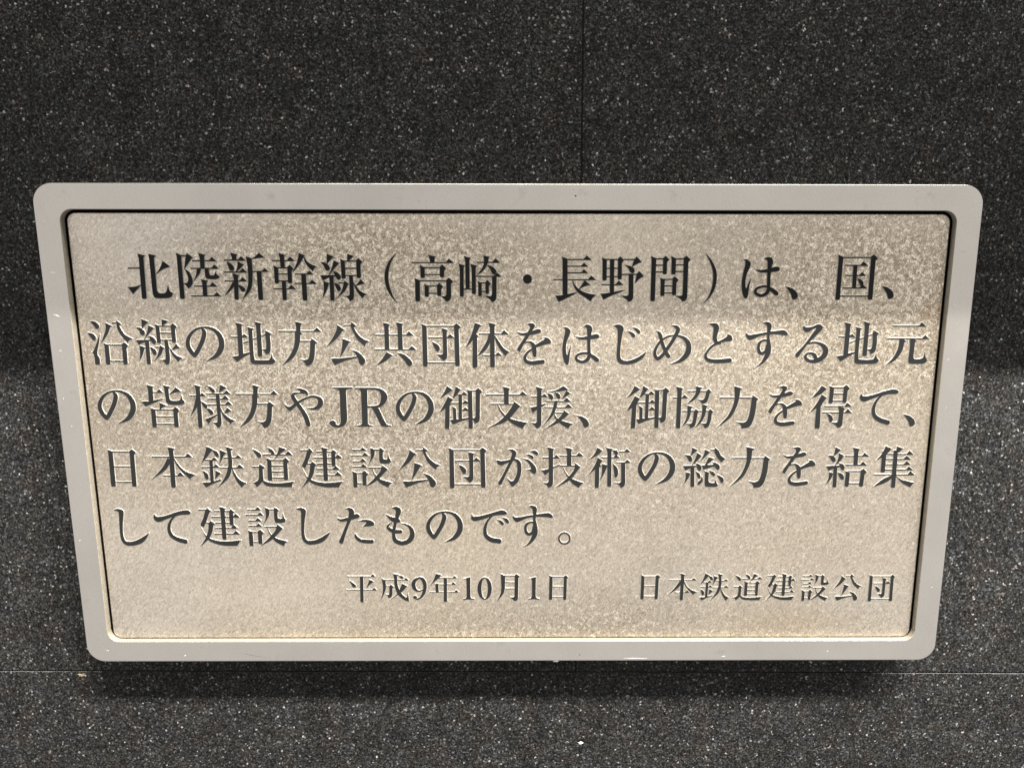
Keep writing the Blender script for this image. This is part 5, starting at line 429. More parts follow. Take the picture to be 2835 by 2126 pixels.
'設': '-1242,1254 -1,-10 23,-70 13,-5 893,0 19,5 8,30 -2,10 -18,20 -174,171 -26,20 -20,-15 -153,-162 -485,-1 -58,11|6,1394 -5,-9 1,-40 16,-232 8,-222 -5,-131 -12,-91 -23,-91 -33,-91 -76,-162 -81,-153 -9,-20 2,-12 10,2 10,13 260,352 94,142 50,91 34,80 22,81 16,91 15,182 8,16 262,1 10,0 11,-7 -7,-333 3,-21 -2,-212 6,-111 7,-61 18,-81 24,-51 22,-21 29,-13 116,-19 146,0 108,11 118,19 69,20 50,32 30,36 46,87 1,10 -90,132 -37,81 -25,121 -20,155 -9,5 -6,-8 -18,-152 -23,-131 -22,-61 -18,-20 -25,-16 -29,-9 -59,0 -106,22 -19,10 -22,23 -15,41 -5,60 5,122 21,222 5,17 79,94 1,10 -8,10 -264,189 -10,1 -5,-9 -39,-114 -349,-2 -28,5 -210,115|-1375,881 2,-20 21,-60 11,-5 1167,-1 16,5 8,20 -1,21 -19,20 -179,176 -19,12 -15,-6 -117,-126 -40,-42 -10,-6 -739,0 -77,17|-1200,470 -4,-13 20,-59 9,-16 10,-1 828,0 10,4 7,31 -6,15 -138,137 -67,65 -10,2 -40,-35 -125,-133 -18,-12 -399,-1 -67,17|-1217,84 -4,-13 17,-51 8,-20 13,-5 859,0 17,5 10,30 -11,21 -210,202 -20,-15 -154,-163 -458,-2 -58,13|-148,6 -7,-6 -2,-10 -1,-51 7,-7 215,-4 10,-30 37,-183 51,-174 98,-214 -2,-10 -56,-63 -178,-182 -179,-166 -333,-295 -18,-21 5,-10 250,130 321,177 150,90 172,120 10,-5 34,-51 75,-92 51,-52 75,-61 66,-44 125,-71 290,-142 8,-4 12,4 49,133 32,62 64,69 80,64 9,10 -4,11 -420,119 -194,64 -115,51 -58,31 -43,32 6,12 137,141 164,184 190,203 85,102 0,10 -5,6 -293,239 -38,26 -13,-6 -66,-122 -15,-12|96,-72 562,3 13,-3 4,-10 -8,-41 -18,-50 -23,-51 -31,-51 -115,-153 -130,-153 -15,-8 -11,8 -45,61 -37,61 -35,73 -39,91 -69,193 -6,20|-1267,-264 0,-51 28,-184 -8,-828 3,-21 19,-49 38,-25 19,-3 118,0 48,26 14,20 16,41 3,144 1,10 7,12 343,-1 26,-79 48,-26 127,-1 50,27 24,47 4,21 3,552 129,174 0,10 -8,12 -211,212 -15,9 -9,-2 -21,-15 -121,-102 -12,-12 -6,-21 -13,-5 -410,2 -201,98 -28,11|-963,-448 348,0 5,-10 1,-92 -6,-543 -19,-4 -314,0 -21,5 -1,634',
'が': '-1389,556 -11,-20 18,-122 15,-50 22,-51 61,-73 78,-43 88,-11 88,13 98,38 127,69 206,88 10,4 8,-4 -323,-682 -101,-204 -108,-194 -182,-297 -15,-31 -7,-30 0,-31 6,-31 14,-31 30,-32 20,-12 19,-9 30,-5 49,5 39,21 30,32 13,21 213,481 159,327 409,812 10,8 29,6 78,-12 20,-8 29,-20 19,-17 30,-37 20,-40 12,-41 17,-112 10,-112 5,-152 -7,-184 -19,-122 -40,-143 -58,-143 -73,-153 -47,-82 -33,-45 -88,-19 -39,1 -40,8 -48,23 -69,65 -82,100 -15,5 -4,-5 1,-10 125,-308 91,-184 29,-42 39,-34 39,-12 30,5 24,11 104,84 72,80 96,87 53,67 59,102 70,174 47,164 30,143 23,193 8,113 0,173 -7,111 -20,122 -37,102 -22,41 -37,50 -53,53 -29,21 -68,41 -49,21 -39,11 -101,15 75,142 29,71 20,71 1,111 -8,40 -32,71 -40,45 -30,26 -38,22 -68,30 -39,10 -87,10 -20,-3 -19,4 -19,-4 -59,2 -58,-4 -12,-7 -1,-20 13,-14 155,-109 42,-49 20,-40 -1,-61 -22,-111 -69,-222 -19,-51 -13,-15 -235,-68 -107,-21 -137,-14 -88,-5 -117,5 -78,15 -117,36|886,1178 -3,-5 3,-11 409,-276 30,-11 19,2 18,13 13,20 21,61 4,40 -3,41 -11,30 -28,40 -43,46 -69,48 -58,19 -78,0 -97,-20|632,971 -5,-10 15,-18 175,-169 117,-99 49,-29 39,-14 29,1 20,12 10,14 12,28 4,31 -2,40 -11,31 -32,42 -69,56 -58,35 -78,30 -68,11|398,672 -3,-5 7,-10 142,-108 107,-90 70,-76 68,-91 70,-112 48,-102 20,-61 4,-61 -9,-20 -18,-13 -29,-11 -108,-20 -176,-15 -10,-3 -3,-9 3,-6 294,-79 11,-7 108,-123 39,-30 38,-22 29,-12 39,-5 39,4 20,12 39,46 32,58 22,82 -1,61 -13,82 -27,91 -30,71 -66,112 -83,104 -106,110 -80,71 -107,83 -58,31 -78,30 -98,22 -136,23',
'技': '-1013,1432 -2,-19 75,-302 2,-385 -14,-5 -332,0 -58,12 -11,-7 25,-70 15,-12 361,-1 10,-1 4,-7 1,-711 -61,-24 -98,-29 -166,-30 -157,-17 -8,-12 221,-306 23,-28 10,-3 49,39 166,159 19,15 5,-9 2,-603 -30,-92 -23,-36 -40,-20 -68,-8 -187,15 -10,-4 -2,-9 219,-169 49,-57 54,-102 15,-12 138,39 57,34 29,31 34,51 40,93 11,61 6,103 -2,950 75,51 67,35 69,28 175,58 20,11 42,102 -4,5 -19,-1 -420,-185 -7,8 0,11 -2,568 7,7 9,1 410,0 10,1 10,11 5,31 -231,216 -10,-4 -155,-173 -39,-4 -16,5 -2,395 21,101 62,90 -19,13 -390,102 -29,7|214,1416 -2,-23 74,-293 0,-237 -10,-7 -9,-1 -429,0 -69,17 -5,-4 0,-10 22,-61 13,-14 468,-1 21,-5 5,-609 -11,-7 -10,-1 -430,0 -10,-2 -4,-10 1,-61 23,-5 969,-1 9,-5 -15,-81 -28,-92 -22,-51 -19,-41 -56,-91 -124,-174 -120,-143 -11,-3 -44,44 -79,92 -95,133 -90,173 -86,204 -13,19 -9,-9 66,-204 70,-183 59,-123 133,-228 4,-17 -101,-104 -175,-156 -215,-174 -362,-278 -7,-6 0,-10 7,-4 29,13 481,234 137,72 195,113 147,98 10,-7 79,-107 70,-82 69,-68 158,-120 228,-144 20,-5 102,150 53,69 48,45 98,70 5,11 -15,13 -385,130 -128,49 -99,41 -107,54 -49,31 -6,10 12,21 72,82 76,102 181,276 177,244 49,71 8,21 -4,10 -17,13 -325,241 -7,-10 -4,-20 -13,-122 -4,-6 -225,-2 -19,6 -8,601 2,11 20,4 751,0 16,5 7,30 -24,28 -76,73 -150,139 -20,13 -17,-10 -176,-202 -326,0 -7,10 -1,10 0,222 23,111 59,81 -2,10 -433,114',
'術': '-245,1443 -5,-19 76,-303 3,-344 -14,-5 -351,0 -59,12 -10,-1 -3,-16 24,-61 10,-11 401,-3 5,-16 5,-467 -11,-6 -20,4 -324,84 -7,-11 6,-417 -14,-215 -30,-163 -96,-379 3,-5 10,2 10,15 184,336 104,205 66,153 110,284 7,-19 5,-235 8,-746 -4,-41 6,-298 22,-55 50,-31 128,-1 39,19 18,16 18,62 -2,82 4,41 -21,1796 4,6 10,2 508,0 11,2 12,30 -1,10 -9,11 -162,152 46,60 21,51 8,40 -1,20 -9,31 -42,71 -41,42 -59,32 -88,18 -108,10 -11,-1 -4,-11 2,-10 70,-181 54,-112 46,-50 -2,-10 -106,-124 -127,-3 -20,4 -7,335 24,121 61,91 -20,14 -372,100|-868,1427 -103,-265 -63,-122 -48,-70 -79,-101 -211,-244 -5,-10 3,-4 20,3 252,130 145,81 126,80 67,53 96,91 159,173 0,10 -6,6 -29,17 -297,169 -18,7|617,1184 -2,-12 23,-59 11,-16 9,-1 693,0 15,5 7,20 -3,18 -23,22 -187,174 -20,14 -14,-6 -114,-131 -43,-42 -283,-1|-824,727 -7,-10 -69,-213 -48,-132 -75,-173 -115,-204 -255,-397 -19,-31 -2,-10 6,-6 10,4 377,319 20,14 6,-5 -4,-644 3,-194 -4,-31 2,-175 5,-30 6,-134 10,-62 15,-39 20,-13 29,9 29,26 20,8 20,-8 40,-30 29,-9 24,15 19,41 15,103 10,226 2,461 -6,602 5,21 15,20 112,132 4,11 -9,10 -80,46 -5,5 3,10 156,244 13,30 -7,10 -305,183 -10,3|440,422 2,-20 25,-61 12,-5 274,0 16,-5 27,-1236 -25,-90 -19,-31 -19,-15 -29,-9 -40,-3 -128,2 -137,10 -10,0 -10,-7 10,-13 198,-111 101,-67 25,-25 21,-31 41,-93 24,-3 108,34 39,20 27,21 32,41 30,52 27,72 7,41 9,133 -28,1307 16,6 332,0 10,5 6,30 -27,32 -118,110 -78,71 -14,7 -29,-25 -133,-154 -10,-2 -489,0 -69,16|215,310 -6,-10 2,-20 86,-540 41,-327 22,-61 18,-21 23,-12 30,1 39,17 42,45 30,62 17,51 15,71 9,102 -11,113 -10,61 -24,92 -19,51 -24,48 -30,43 -111,117 -129,115',
'総': '417,1260 -6,-7 0,-10 2,-40 7,-15 225,-1 16,-5 -4,-121 111,-211 71,-123 45,-68 75,-94 204,-219 10,-5 17,10 219,264 2,10 -7,11 -181,107 -71,53 -33,32 -43,61 -44,81 -91,202 -247,228 -10,0 -4,-6 -8,-111 -11,-21|-1344,889 7,-20 106,-121 63,-81 43,-71 68,-132 31,-41 22,-14 29,-11 39,2 29,10 31,23 26,43 14,59 2,60 -10,41 -24,51 -40,61 -36,40 1,10 303,282 123,118 18,25 -10,13 -20,9 -318,143 -10,0 -9,-44 -17,-161 -17,-91 -43,-162 -38,-111 -70,31 -49,13 -197,28 -39,3|8,1243 -54,-263 -52,-172 -80,-172 -108,-203 -2,-20 8,-3 10,8 624,653 3,10 -10,11 -321,151 -8,4|-1406,108 -5,-10 6,-21 121,-297 19,1 289,146 39,15 7,-8 13,-336 -2,-21 5,-41 32,-841 24,-62 31,-23 30,-10 118,3 44,30 17,52 -52,1310 3,21 128,16 19,28 9,1 53,-157 32,-62 24,-32 40,-36 30,-15 30,-6 29,4 19,13 40,62 28,92 5,31 -2,50 -11,51 -22,51 -36,51 -33,31 -36,23 -50,21 -178,51 -19,-4 0,-10 36,-132 -1,-10 -274,-7 -10,0 -6,7 270,262 112,122 231,296 6,20 -288,183 -18,10 -10,-1 -90,-333 -45,-132 -91,-193 -130,-237 -10,-4 -98,-1 -29,-5 -352,-2|279,707 -69,-152 -162,-387 -14,-7 -166,-9 -13,-4 -7,-10 101,-288 10,-9 39,9 416,137 301,81 11,-2 38,-71 45,-71 32,-39 41,-41 40,-25 20,-5 29,2 19,11 30,35 37,82 8,61 -15,82 -21,51 -46,63 -41,34 -70,38 -139,51 -139,41 -4,-14 4,-10 58,-122 4,-10 -6,-12 -450,-26 -14,8 221,198 222,238 1,11 -19,11 -306,72 -20,2|325,-213 -6,-6 4,-10 124,-184 76,-102 53,-56 61,-38 39,-7 30,4 19,9 39,36 11,21 3,20 -2,31 -7,20 -29,51 -23,31 -53,56 -52,36 -79,33|72,-269 3,-492 -3,-31 11,-328 16,-124 14,-61 14,-35 21,-22 20,-7 98,-4 159,-17 207,-3 99,3 108,10 48,10 29,12 29,19 21,23 17,31 20,51 -3,11 -91,82 -29,41 -22,62 -31,145 -10,4 -10,-16 -22,-92 -28,-62 -21,-22 -28,-14 -39,-9 -50,-3 -88,6 -40,8 -70,23 -20,8 -33,24 -23,41 -9,31 -8,51 -3,72 0,123 19,358 -23,13 -220,82 -19,4|-545,-300 20,-82 48,-154 19,-51 61,-123 44,-61 24,-19 30,-5 39,13 26,21 15,21 9,20 2,31 -5,51 -12,41 -23,61 -21,41 -35,46 -65,57 -157,93 -10,4|-1241,-340 3,-124 5,-30 3,-72 -3,-133 -9,-82 -15,-72 -35,-123 -95,-267 -5,-20 9,-9 235,337 94,154 46,102 27,72 55,184 -8,12 -39,11 -238,62 -20,4|903,-526 3,-20 153,-287 135,-226 35,-41 21,-13 20,-2 29,14 30,32 19,30 19,52 6,31 -3,51 -14,61 -30,72 -21,31 -37,41 -79,54 -80,40 -191,83|-138,-659 -12,-20 -20,-102 -17,-62 -27,-61 -30,-32 -96,-60 -24,-32 -14,-30 -18,-72 -4,-41 4,-52 17,-21 29,-5 40,5 47,21 29,24 96,110 48,72 36,71 9,31 2,31 -9,61 -40,93 -35,61',
'結': '-895,1424 -9,-29 -13,-182 -18,-142 -38,-142 -34,-105 -10,-8 -40,16 -40,9 -98,9 -118,1 -10,-4 -2,-9 145,-204 89,-161 24,-37 35,-35 28,-13 30,-8 29,-1 39,8 35,25 28,40 9,22 16,70 -5,51 -21,50 -53,71 -74,71 0,11 153,119 92,81 100,114 86,111 10,20 -10,13 -82,41 -253,122|310,1398 13,-64 67,-253 7,-233 -3,-18 -19,-5 -451,0 -70,16 -12,-3 0,-10 23,-51 15,-24 500,-1 17,-5 14,-539 -7,-7 -9,-1 -423,0 -60,13 -19,0 -4,-5 3,-10 28,-62 9,-9 20,-3 1356,-1 19,6 7,27 -11,19 -275,241 -10,0 -27,-30 -142,-180 -19,-6 -138,1 -6,17 -12,528 13,6 696,0 13,4 5,21 -5,20 -282,246 -11,-3 -167,-210 -20,-5 -235,1 -8,12 -2,20 -5,223 30,111 56,91 -11,11 -10,3 -389,100 -40,9|-619,1006 -8,-46 -19,-223 -19,-122 -15,-61 -34,-102 -41,-102 -99,-213 -13,-8 -59,-4 -450,-24 -38,-5 -4,-10 174,-317 10,-6 268,139 26,12 10,-2 5,-41 -2,-30 7,-174 0,-61 -6,-14 -261,76 -11,-1 -5,-10 -3,-31 4,-133 -3,-102 -18,-154 -22,-82 -27,-72 -140,-309 -1,-10 6,-6 12,6 199,221 94,118 42,62 34,62 37,92 67,220 7,-56 16,-812 26,-62 52,-32 109,-1 19,4 43,29 15,52 -32,1261 0,62 4,10 187,26 43,-98 38,-57 53,-50 31,-16 30,-7 39,4 27,26 35,70 8,30 6,51 -2,31 -12,51 -26,61 -34,51 -39,41 -36,24 -41,19 -191,60 -10,2 -8,-3 -2,-10 43,-133 2,-10 -3,-6 -235,-17 -21,3 0,10 8,10 120,124 185,212 86,122 117,193 -1,10 -6,5 -31,18 -297,163|-101,-252 -1,-20 30,-174 4,-51 -8,-781 30,-66 51,-28 129,-1 28,12 25,21 14,42 5,103 22,8 681,-2 8,-7 1,-10 0,-82 23,-52 32,-24 30,-9 129,1 38,21 9,11 16,62 33,760 10,22 95,101 40,61 2,10 -7,11 -220,196 -35,29 -7,3 -7,-3 -131,-121 -10,-12 -7,-19 -9,-4 -847,0 -10,-1 -6,-7 4,-51 2,-10 6,-6 837,1 22,-5 -27,-770 -3,-10 -7,-5 -701,1 -4,4 -1,31 13,677 -6,11 -275,126 -31,11|-605,-358 -2,-16 119,-266 47,-93 47,-72 43,-45 42,-28 30,-10 20,-1 20,2 19,10 22,21 25,41 16,41 6,51 -3,31 -12,41 -23,52 -45,71 -47,53 -36,29 -37,21 -91,33 -140,33',
'集': '-765,1463 -135,-353 -9,-9 -59,-1 -9,-9 2,-115 -6,-30 -123,-182 -277,-344 -1,-12 12,-2 389,273 7,-17 1,-51 5,-897 26,-61 11,-13 52,-25 128,-1 19,5 38,23 19,62 3,61 6,5 482,-1 5,-4 2,-20 2,-236 -4,-11 -10,-1 -1133,0 -71,17 -4,-4 3,-21 24,-51 15,-15 1094,-1 32,-5 -362,-173 -111,-63 -95,-61 -166,-130 -166,-146 -244,-228 -7,-11 5,-10 433,141 230,85 114,51 104,59 64,45 250,203 8,-8 2,-31 5,-494 5,-31 24,-52 53,-34 138,-2 20,5 40,31 16,62 -10,700 2,30 6,9 251,-286 130,-134 88,-75 84,-59 146,-83 333,-154 18,-3 109,189 37,46 72,75 -1,16 -71,19 -282,58 -263,62 -142,41 -92,32 -82,39 -90,54 -121,91 -132,115 0,10 12,5 1213,-1 20,6 3,30 -8,15 -277,241 -12,4 -158,-203 -19,-17 -759,-1 -12,3 -3,10 -6,205 1,41 6,14 1093,1 15,5 7,20 -5,21 -238,206 -42,36 -11,3 -31,-31 -119,-155 -27,-28 -9,-3 -620,0 -13,3 -6,10 -6,245 1,41 6,4 905,1 19,5 4,30 -8,15 -158,138 -118,102 -12,3 -177,-218 -452,-1 -11,12 -2,82 -3,173 3,20 6,7 874,1 19,7 3,36 -279,244 -15,5 -166,-208 -11,-7 -422,-1 -10,6 -3,12 -3,223 1,31 10,5 1040,0 9,0 10,15 1,20 -3,10 -258,225 -32,22 -16,-14 -161,-202 -597,-1 -5,11 -1,41 4,10 126,88 54,46 137,139 17,20 0,10 -84,34 -333,112 -5,-4 -5,-20 -24,-251 -19,-5 -147,0 -14,-7 3,-183 -6,-40 -423,-1 -1,11 100,101 60,77 110,166 1,10 -20,12 -365,145 -20,6|-684,865 20,5 451,0 20,-5 5,-264 -20,-8 -451,0 -20,6|-679,509 7,7 10,1 451,0 20,-3 5,-35 1,-249 -9,-8 -10,0 -467,2 -8,11|-675,143 15,5 472,-1 6,-14 1,-41 0,-240 -19,-8 -468,3 -8,10 0,10',
'し': '-1137,1264 -2,-10 22,-12 277,-101 10,-8 22,-61 8,-121 -2,-111 -49,-813 -11,-387 0,-276 7,-123 22,-144 21,-72 25,-61 41,-72 27,-36 44,-47 62,-53 63,-42 74,-32 85,-21 95,-8 156,7 107,14 167,30 119,29 129,41 120,55 83,49 84,63 73,64 126,132 83,112 44,72 108,194 32,62 4,10 -3,8 -20,-6 -430,-272 -256,-150 -122,-64 -120,-51 -90,-32 -139,-38 -69,-13 -78,-11 -126,-7 -86,10 -56,19 -63,43 -34,41 -49,94 -17,52 -19,82 -19,184 -1,184 10,153 56,519 31,193 64,304 30,172 7,101 -8,81 -12,24 -17,20 -108,61 -111,39 -122,20 -38,0 -68,-10 -89,-29',
'た': '-625,1265 -12,-20 6,-20 88,-59 65,-51 29,-42 16,-51 1,-51 -6,-70 -34,-163 -28,-104 -11,-9 -87,-31 -196,-61 -116,-28 -78,-12 -58,0 -47,10 -66,30 -86,54 -8,3 -7,-3 3,-31 18,-71 31,-61 29,-30 40,-32 57,-33 28,-11 76,-18 67,-3 146,20 165,40 14,-5 -59,-173 -152,-377 -129,-296 -277,-605 -6,-41 1,-52 21,-48 37,-40 37,-20 39,-7 58,8 40,23 32,33 24,41 229,687 109,297 100,244 97,224 43,92 51,92 22,11 253,65 157,51 49,21 53,34 38,41 13,30 -1,51 -7,20 -20,28 -56,46 -66,30 -47,10 -48,-1 -59,-16 -78,-38 -10,2 14,61 6,71 -2,51 -12,70 -42,92 -51,58 -28,23 -75,43 -76,18 -38,1 -77,-9|200,342 3,-11 14,-4 507,-71 4,-6 -12,-41 -35,-58 -29,-34 -66,-61 -125,-108 -1,-12 7,-2 399,28 194,21 58,10 68,18 40,19 20,18 14,28 0,51 -13,71 -21,51 -38,52 -37,32 -56,32 -76,29 -105,31 -172,30 -96,3 -58,-3 -165,-38|-83,-567 -13,-20 -25,-154 6,-82 23,-72 40,-65 64,-80 93,-83 104,-64 105,-40 134,-30 164,-21 203,-16 203,3 49,3 29,7 40,23 31,33 10,21 13,51 -5,52 -14,30 -25,31 -39,25 -48,8 -49,-4 -222,0 -242,11 -173,21 -86,29 -75,50 -130,123 -41,46 -20,31 -68,123 -16,14',
'も': '-533,1339 -3,-21 8,-10 173,-105 42,-37 35,-51 6,-81 -14,-111 -36,-193 -24,-107 -10,-4 -115,18 -95,28 -189,85 -200,103 -8,3 -7,-3 -1,-11 106,-172 63,-92 124,-142 54,-52 56,-43 68,-38 65,-23 9,-7 -70,-286 -38,-183 -5,-5 -9,1 -29,12 -133,72 -56,48 -21,35 -1,11 6,40 29,41 60,61 101,87 34,35 3,11 -2,20 -13,13 -9,2 -20,-4 -187,-108 -59,-41 -58,-55 -37,-72 -13,-51 -1,-61 16,-71 19,-41 26,-41 70,-74 112,-83 126,-69 -7,-194 1,-134 6,-82 15,-92 18,-62 39,-79 55,-70 51,-47 81,-54 105,-51 135,-43 115,-19 117,0 78,11 117,29 118,44 78,38 69,41 60,43 50,45 55,59 47,62 41,62 42,82 43,113 20,82 7,123 -9,82 -10,51 -34,113 -55,122 -35,62 -58,81 -67,70 -85,65 -75,42 -115,41 -134,32 -191,38 -29,2 -12,-14 0,-10 11,-13 256,-126 113,-70 42,-36 29,-31 45,-61 34,-61 20,-51 17,-62 16,-92 3,-51 -3,-92 -7,-51 -20,-72 -32,-82 -41,-82 -42,-62 -32,-36 -79,-59 -50,-29 -68,-33 -89,-31 -58,-12 -58,-2 -48,6 -68,18 -57,21 -84,45 -68,48 -37,39 -19,29 -21,48 -25,82 -23,154 4,56 10,8 38,-5 165,0 164,11 29,5 30,14 30,29 25,46 4,41 -5,41 -21,40 -19,21 -26,14 -48,11 -280,4 -48,7 -10,5 -1,10 58,276 56,214 11,5 106,1 39,11 30,19 20,20 23,46 4,61 -10,30 -44,61 -70,62 16,40 108,213 33,71 21,61 17,81 5,71 -4,51 -7,40 -19,51 -38,60 -29,33 -29,21 -85,41 -95,18 -77,-6 -213,-53',
'で': '-1257,933 -28,-121 -18,-112 -1,-61 11,-51 37,-68 42,-44 54,-34 67,-19 48,-3 58,3 97,17 87,22 494,152 222,78 58,18 8,-1 -135,-130 -91,-114 -76,-132 -42,-92 -49,-133 -32,-112 -22,-102 -19,-164 -1,-113 6,-82 11,-71 37,-123 40,-83 26,-41 46,-61 67,-72 100,-84 68,-44 77,-42 106,-39 126,-32 97,-19 281,-42 58,9 39,21 30,29 12,15 21,41 8,41 1,31 -7,42 -13,30 -13,21 -36,37 -39,20 -29,9 -319,45 -107,21 -96,30 -87,41 -67,41 -68,53 -49,53 -29,41 -20,41 -18,52 -18,92 -8,92 1,123 21,163 21,92 40,133 40,102 38,81 52,82 51,71 164,198 87,29 116,28 135,21 135,10 241,6 87,7 68,13 76,32 22,21 14,20 6,20 -2,31 -18,40 -18,21 -35,30 -63,43 -76,39 -39,14 -96,18 -38,0 -58,-9 -357,-102 -580,-187 -251,-71 -290,-60 -135,-20 -135,-11 -87,8 -38,11 -29,20 -24,35 -32,100 -9,7|858,688 171,-274 44,-62 43,-49 48,-38 48,-20 38,0 29,17 13,18 12,51 0,41 -9,41 -12,30 -31,49 -67,76 -67,53 -58,27 -163,42 -29,5|510,551 -4,-5 11,-21 114,-183 83,-122 41,-51 41,-34 48,-19 19,-1 29,9 27,24 13,20 14,51 -4,51 -17,41 -20,31 -54,61 -62,53 -77,43 -164,49 -29,5',
'。': '-309,328 -43,-53 -36,-62 -20,-51 -19,-72 -8,-82 10,-103 29,-93 42,-78 49,-61 52,-47 65,-41 88,-33 39,-10 48,-3 78,3 78,19 68,32 48,32 48,44 49,60 40,72 19,52 10,41 8,41 2,51 -3,83 -21,82 -25,61 -31,52 -49,61 -57,52 -74,44 -88,30 -87,10 -87,-9 -68,-20 -48,-22 -48,-32|-231,236 48,42 49,30 58,20 58,10 38,0 78,-17 68,-34 54,-44 35,-41 30,-51 20,-51 14,-72 0,-62 -11,-62 -29,-72 -43,-62 -46,-44 -48,-31 -49,-20 -58,-12 -68,0 -58,13 -59,27 -39,26 -29,26 -39,48 -30,52 -15,39 -17,83 0,51 17,82 21,52',
'平': '-949,917 -4,-7 1,-7 12,-35 8,-12 7,-1 843,-2 2,-7 -6,-184 2,-21 -19,-681 2,-21 -3,-43 -14,-3 -878,1 -46,9 -7,-5 15,-50 9,-5 905,-2 13,-4 3,-12 -21,-799 6,-28 11,-29 36,-24 112,0 39,24 20,50 16,557 -2,21 3,121 4,114 3,7 907,0 15,6 4,21 -4,7 -166,168 -6,0 -19,-18 -99,-112 -20,-19 -602,0 -10,4 -2,57 11,326 -2,22 10,332 -2,29 6,176 3,14 831,2 7,19 1,7 -4,7 -168,168 -6,-1 -12,-12 -119,-134 -7,-3 -1566,2|574,649 -73,-200 -42,-106 -60,-128 -102,-198 -4,-8 4,-9 20,15 134,136 107,101 143,120 150,118 14,15 -2,7 -12,7 -160,80 -104,51|-845,584 -3,-6 2,-7 124,-241 68,-169 32,-58 20,-21 17,-11 45,-14 33,0 40,8 21,9 21,15 20,21 15,28 3,7 0,36 -6,21 -19,36 -37,49 -70,72 -70,58 -167,114 -76,49',
'成': '-849,699 -2,-11 5,-42 39,-255 16,-156 5,-220 -12,-249 -18,-142 -31,-143 -61,-199 -101,-279 -8,-28 -1,-8 3,-4 7,5 231,456 57,121 59,136 42,121 17,71 8,35 9,71 6,85 3,8 225,1 8,-2 3,-7 -4,-114 2,-28 -8,-213 -18,-164 -14,-50 -11,-16 -13,-10 -14,-5 -20,-1 -46,9 -104,40 -20,5 -3,-7 123,-136 20,-29 20,-50 10,-64 5,-5 7,0 93,9 47,15 26,16 29,29 36,50 22,43 21,64 16,78 11,114 5,150 -2,21 4,149 4,7 88,78 6,8 0,7 -218,166 -7,-6 -54,-82 -15,-17 -258,0 -3,10 0,57 -7,156 6,170 -6,14 12,4 574,-1 10,-4 3,-21 1,-99 8,-149 5,-64 15,-113 28,-142 34,-135 48,-150 39,-93 -35,-44 -130,-128 -171,-149 -218,-181 -27,-25 6,-6 285,196 319,225 20,14 7,1 30,-45 51,-65 73,-78 116,-108 121,-94 59,-35 104,-44 178,-47 7,1 11,11 6,15 2,21 -1,65 -53,479 -6,3 -9,-11 -72,-243 -41,-22 -26,-1 -20,6 -45,31 -97,83 -51,50 -51,57 -36,47 -43,64 -5,14 77,63 71,65 89,92 98,121 111,149 2,7 -7,8 -26,14 -272,144 -40,16 -6,-6 -17,-41 -126,-326 -42,-92 -9,-10 -45,116 -41,143 -18,85 -15,99 -4,57 -8,170 1,35 8,4 765,-1 14,2 7,22 -3,7 -163,165 -6,5 -7,0 -7,-5 -99,-115 -24,-26 -7,-3 -474,1 -5,8 -1,63 3,170 87,117 3,10 -15,8 -340,85 -6,-6 -1,-9 58,-268 3,-156 -1,-14 -3,-8 -679,1 -168,107|356,934 -4,-7 2,-7 44,-106 20,-42 25,-40 41,-39 36,-23 33,-13 39,-4 20,3 27,15 28,29 10,29 -1,21 -7,21 -22,42 -35,37 -32,20 -39,16 -150,42',
'９': '-357,679 -37,-41 -36,-50 -46,-85 -22,-56 -14,-50 -7,-28 -9,-64 -2,-50 4,-49 12,-71 12,-43 24,-64 26,-57 24,-42 36,-50 56,-57 45,-30 46,-22 85,-23 59,-7 47,-1 66,3 53,12 34,15 47,29 95,74 6,3 3,-4 -17,-79 -28,-99 -30,-79 -36,-78 -48,-85 -48,-72 -46,-50 -31,-24 -40,-26 -47,-22 -54,-16 -24,3 -5,7 12,22 11,35 0,43 -7,29 -9,18 -19,26 -32,23 -33,12 -46,1 -40,-15 -34,-26 -23,-32 -13,-36 -2,-42 13,-43 13,-20 22,-23 23,-15 20,-8 30,-6 55,-30 39,-15 40,-7 33,1 27,5 66,17 81,34 72,44 43,35 95,95 43,49 54,71 28,43 37,64 27,57 42,121 24,92 21,107 17,135 4,121 -5,71 -10,71 -13,63 -30,100 -32,78 -32,56 -32,44 -51,49 -65,38 -39,15 -46,13 -151,27 -20,-6 -27,-22 -159,-49 -54,-22 -74,-42|-169,563 47,47 34,29 115,86 6,-2 20,-14 54,-44 37,-35 34,-42 36,-78 30,-85 18,-64 17,-92 5,-57 0,-64 -10,-128 -12,-78 -19,1 -14,-4 -87,-57 -54,-28 -20,-7 -40,-6 -53,14 -58,28 -65,44 -39,39 -27,48 -24,64 -23,92 -8,85 6,85 21,85 36,85 22,36',
